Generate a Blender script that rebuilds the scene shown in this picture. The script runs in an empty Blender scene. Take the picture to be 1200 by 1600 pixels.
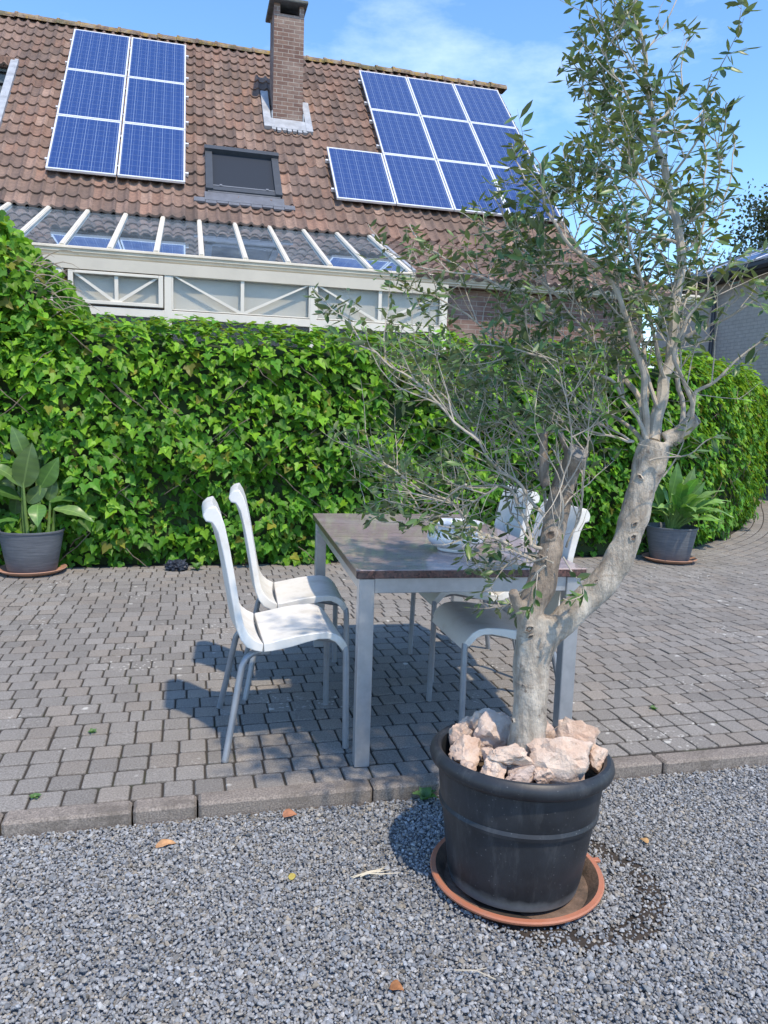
import bpy, math, random
import numpy as np
from mathutils import Vector, Matrix, noise
random.seed(7); rng = np.random.default_rng(11)
SC = bpy.context.scene; COL = SC.collection
R = math.radians

# ------------------------------------------------------------------ materials
def newmat(name):
    m = bpy.data.materials.new(name); m.use_nodes = True
    nt = m.node_tree
    return m, nt, nt.nodes, nt.links, nt.nodes['Principled BSDF']
def nd(nt, typ, **kw):
    n = nt.nodes.new(typ)
    for k, v in kw.items():
        if k in n.inputs: n.inputs[k].default_value = v
        else: setattr(n, k, v)
    return n
def math_n(nt, op, a, b=None, c=None, clamp=False):
    n = nt.nodes.new('ShaderNodeMath'); n.operation = op; n.use_clamp = clamp
    for i, v in enumerate((a, b, c)):
        if v is None: continue
        if isinstance(v, (int, float)): n.inputs[i].default_value = v
        else: nt.links.new(v, n.inputs[i])
    return n.outputs[0]
def mixc(nt, fac, a, b, mode='MIX'):
    n = nt.nodes.new('ShaderNodeMix'); n.data_type = 'RGBA'; n.blend_type = mode
    for sock, v in ((n.inputs[0], fac), (n.inputs[6], a), (n.inputs[7], b)):
        if isinstance(v, (int, float)): sock.default_value = v
        elif isinstance(v, tuple): sock.default_value = (*v[:3], 1)
        else: nt.links.new(v, sock)
    return n.outputs[2]
def ramp(nt, fac, stops):
    n = nt.nodes.new('ShaderNodeValToRGB'); cr = n.color_ramp
    while len(cr.elements) < len(stops): cr.elements.new(.5)
    for e, (p, c) in zip(cr.elements, stops):
        e.position = p; e.color = (c, c, c, 1) if isinstance(c, (int, float)) else (*c, 1)
    nt.links.new(fac, n.inputs[0]); return n.outputs[0]
def coords(nt, which='Object', scale=None, loc=(0, 0, 0)):
    t = nt.nodes.new('ShaderNodeTexCoord').outputs[which]
    if scale is not None:
        mp = nt.nodes.new('ShaderNodeMapping'); mp.inputs['Scale'].default_value = scale; mp.inputs['Location'].default_value = loc
        nt.links.new(t, mp.inputs[0]); return mp.outputs[0]
    return t
def noise_n(nt, co, scale, detail=4, rough=.6, out=0):
    n = nd(nt, 'ShaderNodeTexNoise', Scale=scale, Detail=detail, Roughness=rough)
    nt.links.new(co, n.inputs['Vector']); return n.outputs[out]
def voro(nt, co, scale, feature='F1', out=0):
    n = nd(nt, 'ShaderNodeTexVoronoi', Scale=scale); n.feature = feature
    nt.links.new(co, n.inputs['Vector']); return n.outputs[out]
def bump(nt, h, strength=.3, dist=.01):
    b = nd(nt, 'ShaderNodeBump', Strength=strength, Distance=dist)
    nt.links.new(h, b.inputs['Height']); return b.outputs[0]
def M(name, base, rough=.6, var=.15, scale=8, metallic=0, bmp=.0, bscale=60, col=False, spec=.5, dirt=None, dscale=3, damt=.5, which='Object'):
    m, nt, N, L, p = newmat(name)
    co = coords(nt, which)
    f = noise_n(nt, co, scale)
    c = mixc(nt, ramp(nt, f, [(.3, 0), (.7, 1)]), tuple(x*(1-var) for x in base), tuple(min(1, x*(1+var)) for x in base))
    if col:
        a = nd(nt, 'ShaderNodeVertexColor'); a.layer_name = 'Col'
        c = mixc(nt, 1.0, c, a.outputs[0], 'MULTIPLY')
    if dirt:
        d = ramp(nt, noise_n(nt, co, dscale, 6, .7), [(.48, 0), (.68, damt)])
        c = mixc(nt, d, c, dirt)
    L.new(c, p.inputs['Base Color'])
    p.inputs['Roughness'].default_value = rough; p.inputs['Metallic'].default_value = metallic
    p.inputs['Specular IOR Level'].default_value = spec
    if bmp: L.new(bump(nt, noise_n(nt, co, bscale, 5), bmp, .006), p.inputs['Normal'])
    return m
def leafmat(name, top, under, rough=.4, transl=.25, spec=.5):
    m, nt, N, L, p = newmat(name)
    a = nd(nt, 'ShaderNodeVertexColor'); a.layer_name = 'Col'
    g = nt.nodes.new('ShaderNodeNewGeometry')
    c = mixc(nt, g.outputs['Backfacing'], top, under)
    c = mixc(nt, 1.0, c, a.outputs[0], 'MULTIPLY')
    L.new(c, p.inputs['Base Color']); p.inputs['Roughness'].default_value = rough
    p.inputs['Specular IOR Level'].default_value = spec
    tr = nt.nodes.new('ShaderNodeBsdfTranslucent')
    c2 = mixc(nt, 1.0, c, (1.25, 1.35, .5), 'MULTIPLY'); L.new(c2, tr.inputs[0])
    mx = nt.nodes.new('ShaderNodeMixShader'); mx.inputs[0].default_value = transl
    L.new(p.outputs[0], mx.inputs[1]); L.new(tr.outputs[0], mx.inputs[2])
    L.new(mx.outputs[0], N['Material Output'].inputs[0])
    return m

# ------------------------------------------------------------------ mesh helpers
class MB:
    def __init__(s): s.v = []; s.f = []; s.mi = []; s.c = []; s.cur = 0; s.col = (1, 1, 1)
    def add(s, vs, fs):
        b = len(s.v); s.v += [tuple(x) for x in vs]
        for f in fs:
            s.f.append(tuple(b+i for i in f)); s.mi.append(s.cur); s.c.append(s.col)
        return s
    def box(s, x0, x1, y0, y1, z0, z1, bev=0, mat=None):
        b = min(bev, abs(x1-x0)/2.2, abs(y1-y0)/2.2, abs(z1-z0)/2.2)
        if b <= 0:
            vs = [(x, y, z) for z in (z0, z1) for y in (y0, y1) for x in (x0, x1)]
            fs = [(0,2,3,1),(4,5,7,6),(0,1,5,4),(2,6,7,3),(0,4,6,2),(1,3,7,5)]
        else:
            bm_v = []; idx = {}
            for i, (X, sx) in enumerate(((x0,1),(x1,-1))):
                for j, (Y, sy) in enumerate(((y0,1),(y1,-1))):
                    for k, (Z, sz) in enumerate(((z0,1),(z1,-1))):
                        idx[i,j,k] = len(bm_v)
                        bm_v += [(X, Y+sy*b, Z+sz*b), (X+sx*b, Y, Z+sz*b), (X+sx*b, Y+sy*b, Z)]
            vs = bm_v; fs = []
            for i in (0,1):
                q = [idx[i,0,0], idx[i,1,0], idx[i,1,1], idx[i,0,1]]; fs.append(tuple(q if i else q[::-1]))
                q = [idx[0,i,0]+1, idx[1,i,0]+1, idx[1,i,1]+1, idx[0,i,1]+1]; fs.append(tuple(q[::-1] if i else q))
                q = [idx[0,0,i]+2, idx[1,0,i]+2, idx[1,1,i]+2, idx[0,1,i]+2]; fs.append(tuple(q if i else q[::-1]))
            for i in (0,1):
                for j in (0,1):
                    fs.append((idx[i,j,0], idx[i,j,1], idx[i,j,1]+1, idx[i,j,0]+1))
                    fs.append((idx[i,0,j], idx[i,1,j], idx[i,1,j]+2, idx[i,0,j]+2))
                    fs.append((idx[0,i,j]+1, idx[1,i,j]+1, idx[1,i,j]+2, idx[0,i,j]+2))
                    for k in (0,1): fs.append((idx[i,j,k], idx[i,j,k]+1, idx[i,j,k]+2))
        if mat is not None: vs = [mat @ Vector(v) for v in vs]
        return s.add(vs, fs)
    def tube(s, pts, rad, n=10, cap=True, rough=0):
        pts = [Vector(p) for p in pts]; m = len(pts)
        if isinstance(rad, (int, float)): rad = [rad]*m
        t0 = (pts[1]-pts[0]).normalized()
        u = t0.orthogonal().normalized(); vs = []
        for i, p in enumerate(pts):
            t = (pts[min(i+1, m-1)]-pts[max(i-1, 0)]).normalized()
            u = (u - t*u.dot(t)).normalized(); w = t.cross(u)
            for k in range(n):
                a = 2*math.pi*k/n; r = rad[i]
                if rough: r *= 1+rough*noise.noise(Vector((p.x*14+math.cos(a)*.6, p.y*14+math.sin(a)*.6, p.z*9)))
                vs.append(p+(u*math.cos(a)+w*math.sin(a))*r)
        fs = [(i*n+k, i*n+(k+1) % n, (i+1)*n+(k+1) % n, (i+1)*n+k) for i in range(m-1) for k in range(n)]
        if cap: fs += [tuple(range(n))[::-1], tuple((m-1)*n+k for k in range(n))]
        return s.add(vs, fs)
    def lathe(s, prof, n=48, org=(0,0,0), mat=None, cap=True):
        vs = []
        for r, z in prof:
            for k in range(n):
                a = 2*math.pi*k/n
                v = Vector((r*math.cos(a), r*math.sin(a), z))
                if mat is not None: v = mat @ v
                vs.append(v+Vector(org))
        m = len(prof)
        fs = [(i*n+k, i*n+(k+1) % n, (i+1)*n+(k+1) % n, (i+1)*n+k) for i in range(m-1) for k in range(n)]
        if cap and prof[0][0] > 0: fs.append(tuple(range(n))[::-1])
        if cap and prof[-1][0] > 0: fs.append(tuple((m-1)*n+k for k in range(n)))
        return s.add(vs, fs)
    def prism(s, poly, axis, a, b):
        n = len(poly)
        def P(q, t): return {'x': (t, q[0], q[1]), 'y': (q[0], t, q[1]), 'z': (q[0], q[1], t)}[axis]
        vs = [P(q, a) for q in poly]+[P(q, b) for q in poly]
        fs = [tuple(range(n)), tuple(range(2*n-1, n-1, -1))]+[(i, i+n, (i+1) % n+n, (i+1) % n) for i in range(n)]
        return s.add(vs, fs)
    def build(s, name, mats, parent=None, smooth=False, uv=False, angle=None):
        me = bpy.data.meshes.new(name); me.from_pydata(s.v, [], s.f)
        for m in (mats if isinstance(mats, (list, tuple)) else [mats]): me.materials.append(m)
        if any(s.mi): me.polygons.foreach_set('material_index', s.mi)
        if any(c != (1, 1, 1) for c in s.c):
            at = me.color_attributes.new('Col', 'FLOAT_COLOR', 'CORNER'); arr = []
            for f, c in zip(s.f, s.c): arr += list((*c, 1))*len(f)
            at.data.foreach_set('color', arr)
        import bmesh
        bm = bmesh.new(); bm.from_mesh(me); bmesh.ops.recalc_face_normals(bm, faces=bm.faces)
        if uv:
            ul = bm.loops.layers.uv.new('UVMap')
            for f in bm.faces:
                n = f.normal; ax = max(range(3), key=lambda i: abs(n[i]))
                for l in f.loops:
                    c = l.vert.co
                    l[ul].uv = (c.y, c.z) if ax == 0 else (c.x, c.z) if ax == 1 else (c.x, c.y)
        bm.to_mesh(me); bm.free()
        if smooth:
            me.polygons.foreach_set('use_smooth', [True]*len(me.polygons))
            me.set_sharp_from_angle(angle=R(angle or 40))
        o = bpy.data.objects.new(name, me); COL.objects.link(o)
        if parent: o.parent = parent
        return o
def npmesh(name, V, F, cols, mat, parent=None, smooth=False, domain='POINT'):
    """V (n,3), F (m,k) all the same k; cols (n,3) per point or (m,3) per face."""
    me = bpy.data.meshes.new(name); n = len(V); m, k = F.shape
    me.vertices.add(n); me.vertices.foreach_set('co', np.ascontiguousarray(V, np.float32).ravel())
    me.loops.add(m*k); me.loops.foreach_set('vertex_index', np.ascontiguousarray(F, np.int32).ravel())
    me.polygons.add(m); me.polygons.foreach_set('loop_start', np.arange(0, m*k, k, dtype=np.int32))
    me.polygons.foreach_set('use_smooth', np.full(m, smooth))
    me.update(calc_edges=True)
    if cols is not None:
        if domain == 'FACE': cc = np.repeat(np.c_[cols, np.ones(m)], k, axis=0); dom = 'CORNER'
        else: cc = np.c_[cols, np.ones(n)]; dom = 'POINT'
        at = me.color_attributes.new('Col', 'FLOAT_COLOR', dom)
        at.data.foreach_set('color', np.ascontiguousarray(cc, np.float32).ravel())
    me.materials.append(mat)
    o = bpy.data.objects.new(name, me); COL.objects.link(o)
    if parent: o.parent = parent
    return o
def scatter(T, TF, pos, B, size, cols):
    """instances of template T (v,3) with bases B (N,3,3: columns x,y,z), sizes (N,) or (N,3)."""
    N = len(pos); v = len(T)
    if size.ndim == 1: size = np.repeat(size[:, None], 3, 1)
    X = np.einsum('nij,nvj->nvi', B, T[None]*size[:, None, :])+pos[:, None, :]
    F = (TF[None]+(np.arange(N)*v)[:, None, None]).reshape(-1, TF.shape[1])
    return X.reshape(-1, 3), F, np.repeat(cols, v, axis=0)
def unit(a): return a/np.maximum(np.linalg.norm(a, axis=-1, keepdims=True), 1e-9)
def basis(nrm, tip):
    z = unit(nrm); y = unit(tip-z*np.sum(tip*z, -1, keepdims=True)); x = np.cross(y, z)
    return np.stack([x, y, z], -1)
def thing(name, label, cat, loc=(0,0,0), rz=0, group=None):
    o = bpy.data.objects.new(name, None); COL.objects.link(o); o.empty_display_size = .1
    o.location = loc; o.rotation_euler = (0, 0, rz)
    return tag(o, label, cat, group)
def tag(o, label, cat, group=None):
    o['label'] = label; o['category'] = cat
    if group: o['group'] = group
    return o
def struct(o, kind='structure'): o['kind'] = kind; return o
def copy_tree(o, parent=None):
    c = o.copy(); COL.objects.link(c)
    if parent: c.parent = parent
    for ch in [x for x in bpy.data.objects if x.parent == o]: copy_tree(ch, c)
    return c

# ------------------------------------------------------------------ camera, light, sky
cam = bpy.data.objects.new('camera', bpy.data.cameras.new('camera')); COL.objects.link(cam)
P_, RO, YAW, EYE = .1242, .0317, .25, 1.288
fw = Vector((math.sin(YAW)*math.cos(P_), math.cos(YAW)*math.cos(P_), -math.sin(P_)))
r0 = Vector((math.cos(YAW), -math.sin(YAW), 0)); u0 = r0.cross(fw)
rt = r0*math.cos(RO)+u0*math.sin(RO); up = -r0*math.sin(RO)+u0*math.cos(RO)
cam.matrix_world = Matrix(((rt.x, up.x, -fw.x, 0), (rt.y, up.y, -fw.y, 0), (rt.z, up.z, -fw.z, EYE), (0, 0, 0, 1)))
cam.data.sensor_fit = 'HORIZONTAL'; cam.data.sensor_width = 36; cam.data.lens = 36
cam.data.clip_end = 1000; cam.data.clip_start = .05; SC.camera = cam
SUN = Vector((.175, -.525, 1)).normalized()
sd = bpy.data.lights.new('sun', 'SUN'); sd.energy = 2.2; sd.angle = R(1.4); sd.color = (1, .86, .665)
so = bpy.data.objects.new('sun', sd); COL.objects.link(so)
so.rotation_euler = SUN.to_track_quat('Z', 'Y').to_euler(); so.location = (5, -8, 20)
W = bpy.data.worlds.new('World'); SC.world = W; W.use_nodes = True
wn = W.node_tree; bg = wn.nodes['Background']
sky = nd(wn, 'ShaderNodeTexSky'); sky.sky_type = 'NISHITA'; sky.sun_disc = False
sky.sun_elevation = math.asin(SUN.z); sky.sun_rotation = math.atan2(SUN.x, SUN.y)
sky.air_density = 1.0; sky.dust_density = .15; sky.ozone_density = 3.0
wc = coords(wn, 'Generated', (1.0, 1.0, 2.6), (3.1, 1.7, .4))
cl = noise_n(wn, wc, 2.3, 9, .62); cl2 = noise_n(wn, wc, 1.1, 3, .5)
cf = ramp(wn, math_n(wn, 'ADD', math_n(wn, 'MULTIPLY', cl, .6), math_n(wn, 'MULTIPLY', cl2, .4)), [(.53, 0), (.80, .5)])
hs = nd(wn, 'ShaderNodeHueSaturation', Saturation=1.15, Value=1.0); wn.links.new(sky.outputs[0], hs.inputs['Color'])
skyc = mixc(wn, cf, hs.outputs[0], (8.6, 9.0, 9.6))
wn.links.new(skyc, bg.inputs[0]); bg.inputs[1].default_value = .15
SC.view_settings.view_transform = 'Standard'; SC.view_settings.look = 'None'
SC.view_settings.exposure = 1.04; SC.view_settings.gamma = 1
SC.cycles.max_bounces = 8; SC.cycles.transparent_max_bounces = 12; SC.cycles.use_denoising = True
def in_view(p, marg=1.3, far=40):
    """camera-visible with a margin: used only to leave out repeats the photo shows nothing of."""
    d = p-np.array([0, 0, EYE]); z = d@np.array(fw); x = d@np.array(rt); y = d@np.array(up)
    return (z > .2) & (z < far) & (np.abs(x) < z*.5*marg+.15) & (np.abs(y) < z*.667*marg+.15)
# ------------------------------------------------------------------ ground, paving, kerb
GZ = -.045
m_soil = M('soil', (.04, .031, .024), .95, .4, 30, bmp=.6, bscale=90)
g = MB(); g.add([(-150,-150,-.30),(150,-150,-.30),(150,150,-.30),(-150,150,-.30)], [(0,1,2,3)])
struct(g.build('ground', M('ground_earth', (.10, .095, .08), .95, .3, 2, bmp=.4, bscale=20)))

def chaikin(P, it=4):
    P = np.array(P, float)
    for _ in range(it):
        a = P[:-1]*.75+P[1:]*.25; b = P[:-1]*.25+P[1:]*.75
        P = np.vstack([P[:1], np.stack([a, b], 1).reshape(-1, 2), P[-1:]])
    return P
def resample(P, step):
    s = np.r_[0, np.cumsum(np.linalg.norm(np.diff(P, axis=0), axis=1))]
    t = np.arange(0, s[-1], step)
    return np.stack([np.interp(t, s, P[:, i]) for i in (0, 1)], 1)
HEDGE = resample(chaikin([(-7, 6.5), (-3, 6.5), (1, 6.5), (3.6, 6.55), (4.6, 6.7), (5.4, 7.15), (6.6, 8.05), (8.0, 9.6), (9.5, 11.5), (11.2, 13.2), (14, 15)]), .02)
HT = unit(np.gradient(HEDGE, axis=0)); HN = np.stack([-HT[:, 1], HT[:, 0]], 1)   # HN points into the hedge
m, nt, N, L, p = newmat('concrete_paver')
co = coords(nt)
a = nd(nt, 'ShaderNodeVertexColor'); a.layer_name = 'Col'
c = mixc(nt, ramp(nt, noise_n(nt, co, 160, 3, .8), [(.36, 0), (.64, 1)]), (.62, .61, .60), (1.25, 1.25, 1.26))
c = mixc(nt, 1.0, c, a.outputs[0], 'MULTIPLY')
c = mixc(nt, ramp(nt, noise_n(nt, co, 1.3, 5, .6), [(.45, 0), (.75, .45)]), c, (.15, .135, .12))
sp = voro(nt, co, 480); c = mixc(nt, ramp(nt, sp, [(.10, .55), (.22, 0)]), c, (.55, .52, .48))
wv = nd(nt, 'ShaderNodeTexVoronoi', Scale=6.0, Randomness=1.0); 
dist = nt.nodes.new('ShaderNodeVectorMath'); dist.operation = 'ADD'
nz = nd(nt, 'ShaderNodeTexNoise', Scale=40.0); L.new(co, nz.inputs['Vector'])
sc_ = nt.nodes.new('ShaderNodeVectorMath'); sc_.operation = 'SCALE'; sc_.inputs['Scale'].default_value = .02
L.new(nz.outputs['Color'], sc_.inputs[0]); L.new(co, dist.inputs[0]); L.new(sc_.outputs[0], dist.inputs[1]); L.new(dist.outputs[0], wv.inputs['Vector'])
lich = ramp(nt, wv.outputs['Distance'], [(.085, .85), (.11, 0)])
lich = math_n(nt, 'MULTIPLY', lich, ramp(nt, noise_n(nt, co, 3.5, 2), [(.46, 0), (.54, 1)]))
wv2 = nd(nt, 'ShaderNodeTexVoronoi', Scale=38.0); L.new(dist.outputs[0], wv2.inputs['Vector'])
lich2 = math_n(nt, 'MULTIPLY', ramp(nt, wv2.outputs['Distance'], [(.18, .8), (.3, 0)]), ramp(nt, noise_n(nt, co, 1.7, 3), [(.56, 0), (.66, .9)]))
c = mixc(nt, math_n(nt, 'MAXIMUM', lich, lich2), c, (.56, .55, .51))
L.new(c, p.inputs['Base Color']); p.inputs['Roughness'].default_value = .9; p.inputs['Specular IOR Level'].default_value = .25
L.new(bump(nt, noise_n(nt, co, 260, 4, .7), .55, .003), p.inputs['Normal'])
m_paver = m
m, nt, N, L, p = newmat('joint_sand_and_moss')
co = coords(nt)
c = mixc(nt, ramp(nt, noise_n(nt, co, 5, 5), [(.56, 0), (.7, .8)]), (.042, .036, .03), (.045, .055, .022))
L.new(c, p.inputs['Base Color']); p.inputs['Roughness'].default_value = 1
m_joint = m
# one paver template: chamfered octagon block, 24 verts
def paver_rows():
    pos, tx, sz, cols = [], [], [], []
    pitch = .1135
    nrow = 35
    for k in range(nrow):
        d = pitch*(k+.5)
        line = HEDGE-HN*d
        s = np.r_[0, np.cumsum(np.linalg.norm(np.diff(line, axis=0), axis=1))]
        l = (k % 2)*.052+rng.uniform(-.02, .02)
        while l < s[-1]-.2:
            w = .1045*(1+rng.uniform(-.03, .03))
            if rng.random() < .03: w *= .55
            i = np.searchsorted(s, l+w/2); q = (np.interp(l+w/2, s, line[:, 0]), np.interp(l+w/2, s, line[:, 1]))
            if -3.6 < q[0] < 13 and (q[1] > 2.53+.03):
                pos.append((q[0], q[1], 0)); tx.append(HT[min(i, len(line)-1)]); sz.append((w-.006, pitch-.009))
                b = rng.normal(1, .06); h = rng.random()
                base = np.array((.254, .240, .222))*b
                if h < .25: base = base*np.array((1.03, .99, .95))
                elif h > .85: base = base*np.array((.88, .88, .88))
                cols.append(base)
            l += w
    pos = np.array(pos); tx = np.array(tx); sz = np.array(sz); cols = np.clip(np.array(cols), .1, .5)
    ok = in_view(pos, 1.5, 24) | (np.linalg.norm(pos[:, :2]-np.array([.8, 3.2]), axis=1) < 2.2)
    return pos[ok], tx[ok], sz[ok], cols[ok]
def build_paving():
    pos, tx, sz, cols = paver_rows(); n = len(pos)
    ang = np.array([(1,.62),(.62,1),(-.62,1),(-1,.62),(-1,-.62),(-.62,-1),(.62,-1),(1,-.62)])
    ang[[0,3,4,7], 1] = np.sign(ang[[0,3,4,7], 1])*.88; ang[[1,2,5,6], 0] = np.sign(ang[[1,2,5,6], 0])*.88
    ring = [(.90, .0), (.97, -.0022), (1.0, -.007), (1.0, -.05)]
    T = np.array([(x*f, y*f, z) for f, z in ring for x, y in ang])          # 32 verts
    jit = rng.normal(0, .012, (n, 32, 2)); 
    X = np.empty((n, 32, 3))
    X[:, :, 0] = T[None, :, 0]*sz[:, None, 0]/2+jit[:, :, 0]*sz[:, None, 0]*.5
    X[:, :, 1] = T[None, :, 1]*sz[:, None, 1]/2+jit[:, :, 1]*sz[:, None, 1]*.5
    tilt = np.clip(rng.normal(0, .013, (n, 2)), -.025, .025); dz = np.clip(rng.normal(0, .0009, n), -.0015, .002)
    X[:, :, 2] = T[None, :, 2]+dz[:, None]+X[:, :, 0]*tilt[:, None, 0]+X[:, :, 1]*tilt[:, None, 1]
    nx = np.stack([-tx[:, 1], tx[:, 0]], 1)
    W = pos[:, None, :].repeat(32, 1)
    W[:, :, 0] += X[:, :, 0]*tx[:, None, 0]+X[:, :, 1]*nx[:, None, 0]
    W[:, :, 1] += X[:, :, 0]*tx[:, None, 1]+X[:, :, 1]*nx[:, None, 1]
    W[:, :, 2] += X[:, :, 2]
    q = [(r*8+k, r*8+(k+1) % 8, (r+1)*8+(k+1) % 8, (r+1)*8+k) for r in range(3) for k in range(8)]
    q = [f[::-1] for f in q]
    q += [(0,1,2,3), (0,3,4,7), (7,4,5,6)]
    TF = np.array(q)
    F = (TF[None]+(np.arange(n)*32)[:, None, None]).reshape(-1, 4)
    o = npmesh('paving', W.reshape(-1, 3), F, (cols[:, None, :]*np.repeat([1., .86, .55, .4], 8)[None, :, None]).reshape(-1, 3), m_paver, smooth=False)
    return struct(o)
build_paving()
j = MB(); j.add([(-8, 2.5, -.0066), (30, 2.5, -.0066), (30, 30, -.0066), (-8, 30, -.0066)], [(0,1,2,3)])
struct(j.build('paving_bed', m_joint))
# kerb stones
m_kerb = M('kerb_concrete', (.245, .215, .19), .92, .5, 170, bmp=.6, bscale=220, dirt=(.10, .085, .07), dscale=5, damt=.75, col=True)
k = MB(); xs = [-3.6, -2.58, -1.57, -.57, -.18, .026, .62, 1.19, 1.77, 2.78, 3.8, 4.8]
for a_, b_ in zip(xs, xs[1:]):
    t = random.uniform(.92, 1.08); k.col = (t, t*.99, t*.98)
    dy = random.uniform(-.003, .003); zz = random.uniform(-.002, .003)
    k.box(a_+.003, b_-.003, 2.452+dy, 2.53+dy*.3, -.2, .004+zz, .009)
struct(k.build('kerb', m_kerb))

# ------------------------------------------------------------------ gravel
m, nt, N, L, p = newmat('crushed_gravel')
co = coords(nt); a = nd(nt, 'ShaderNodeVertexColor'); a.layer_name = 'Col'
c = mixc(nt, ramp(nt, noise_n(nt, co, 210, 3), [(.3, 0), (.7, 1)]), (.8, .8, .8), (1.2, 1.2, 1.2))
c = mixc(nt, 1.0, c, a.outputs[0], 'MULTIPLY'); L.new(c, p.inputs['Base Color']); p.inputs['Roughness'].default_value = .75
m_grav = m
m, nt, N, L, p = newmat('gravel_bed')
co = coords(nt)
c = mixc(nt, ramp(nt, voro(nt, co, 85, 'F1', 1), [(0, .25), (1, 1)]), (.12, .122, .126), (.28, .29, .305))
L.new(c, p.inputs['Base Color']); p.inputs['Roughness'].default_value = .95
L.new(bump(nt, voro(nt, co, 85), .8, .01), p.inputs['Normal'])
gb = MB(); gb.add([(-30, -30, GZ-.012), (30, -30, GZ-.012), (30, 2.46, GZ-.012), (-30, 2.46, GZ-.012)], [(0,1,2,3)])
struct(gb.build('gravel_bed', m))
RINGC = np.array([1.06, 1.885]); RINGR = .245       # bare ring where the saucer used to stand
def build_gravel():
    phi = (1+5**.5)/2
    ico = unit(np.array([(-1,phi,0),(1,phi,0),(-1,-phi,0),(1,-phi,0),(0,-1,phi),(0,1,phi),(0,-1,-phi),(0,1,-phi),(phi,0,-1),(phi,0,1),(-phi,0,-1),(-phi,0,1)], float))
    icf = np.array([(0,11,5),(0,5,1),(0,1,7),(0,7,10),(0,10,11),(1,5,9),(5,11,4),(11,10,2),(10,7,6),(7,1,8),(3,9,4),(3,4,2),(3,2,6),(3,6,8),(3,8,9),(4,9,5),(2,4,11),(6,2,10),(8,6,7),(9,8,1)])
    step = .0075; X, Y = np.meshgrid(np.arange(-1.8, 4.2, step), np.arange(.55, 2.455, step))
    P = np.stack([X.ravel(), Y.ravel(), np.full(X.size, GZ)], 1); P[:, :2] += rng.uniform(-.005, .005, (len(P), 2))
    P = P[in_view(P, 1.42)]; P = P[P[:, 1] < 2.447]
    d = np.abs(np.linalg.norm(P[:, :2]-RINGC, axis=1)-RINGR)
    ang = np.arctan2(P[:, 1]-RINGC[1], P[:, 0]-RINGC[0])
    nzv = np.array([noise.noise(Vector((x*9, y*9, 3))) for x, y in P[:, :2]])
    bare = (d < .035+.02*nzv) & (rng.random(len(P)) < .55)
    sa = np.linalg.norm(P[:, :2]-np.array([.931, 1.945]), axis=1)
    P = P[~bare & (sa > .235)]; n = len(P)
    nzv = np.array([noise.noise(Vector((x*2.2, y*2.2, 1.3))) for x, y in P[:, :2]])
    keep = rng.random(n) > np.clip((nzv-.3)*1.0, 0, .3); P = P[keep]; n = len(P)
    s = np.clip(rng.lognormal(math.log(.0049), .30, n), .0028, .0115)
    sz = s[:, None]*rng.uniform(.62, 1.25, (n, 3)); sz[:, 2] *= .6
    q = unit(rng.normal(size=(n, 3))); q2 = unit(rng.normal(size=(n, 3))); B = basis(q, q2)
    tilt = unit(np.array([0, 0, 1.])+rng.normal(0, .45, (n, 3))); B2 = basis(tilt, q2)
    Tj = ico[None]*(1+rng.uniform(-.30, .22, (n, 12, 1)))
    Tj = np.einsum('nij,nvj->nvi', B, Tj)*sz[:, None, :]
    V = np.einsum('nij,nvj->nvi', B2, Tj)+P[:, None, :]
    V[:, :, 2] += (rng.uniform(-.5, .6, n)*s)[:, None]
    b = np.clip(rng.normal(1, .22, n), .45, 1.7)[:, None]
    pal = np.array([(.258, .264, .270), (.228, .240, .258), (.288, .286, .280), (.250, .235, .210), (.165, .175, .19), (.32, .325, .33), (.27, .24, .195)])
    C = pal[rng.choice(7, n, p=[.29, .22, .18, .13, .08, .06, .04])]*b
    F = (icf[None]+(np.arange(n)*12)[:, None, None]).reshape(-1, 3)
    o = npmesh('gravel', V.reshape(-1, 3), F, np.repeat(C, 12, 0), m_grav)
    return struct(o, 'stuff')
build_gravel()
# damp soil ring left by the old saucer position
r_ = MB(); n_ = 60; vs = []; 
for i in range(n_):
    a_ = 2*math.pi*i/n_
    for f in (-.05, -.015, .02, .05):
        rr = RINGR+f+.012*noise.noise(Vector((math.cos(a_)*3, math.sin(a_)*3, f*20)))
        vs.append((RINGC[0]+rr*math.cos(a_), RINGC[1]+rr*math.sin(a_), GZ-.008+(.006 if abs(f) < .03 else 0)))
fs = [(i*4+k_, ((i+1) % n_)*4+k_, ((i+1) % n_)*4+k_+1, i*4+k_+1) for i in range(n_) for k_ in range(3)]
struct(r_.add(vs, fs).build('bare_soil', m_soil))
# ------------------------------------------------------------------ ivy hedge
m_ivy = leafmat('ivy_leaf', (.115, .290, .030), (.15, .27, .06), .45, .36, .3)
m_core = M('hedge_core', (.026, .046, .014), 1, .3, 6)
m_twig = M('twig_bark', (.16, .125, .095), .85, .25, 40)
_o = [(.0, -.02), (.22, -.16), (.40, -.06), (.52, .20), (.30, .34), (.26, .55), (.10, .80), (.0, 1.0)]
_T = [(0, .36, -.05)]+[(x, y-.0, .10*abs(x)*2-.04*(y > .7)) for x, y in _o]+[(-x, y, .10*abs(x)*2-.04*(y > .7)) for x, y in _o[1:-1][::-1]]
IVY_T = np.array(_T); IVY_T[:, 1] -= .1
nI = len(_T)-1
IVY_F = np.array([(0, 1+i, 1+(i+1) % nI) for i in range(nI)])
def hedge_frame(s_idx): return HEDGE[s_idx], HN[s_idx]
HTOP, HDEP = 1.96, .75
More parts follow.
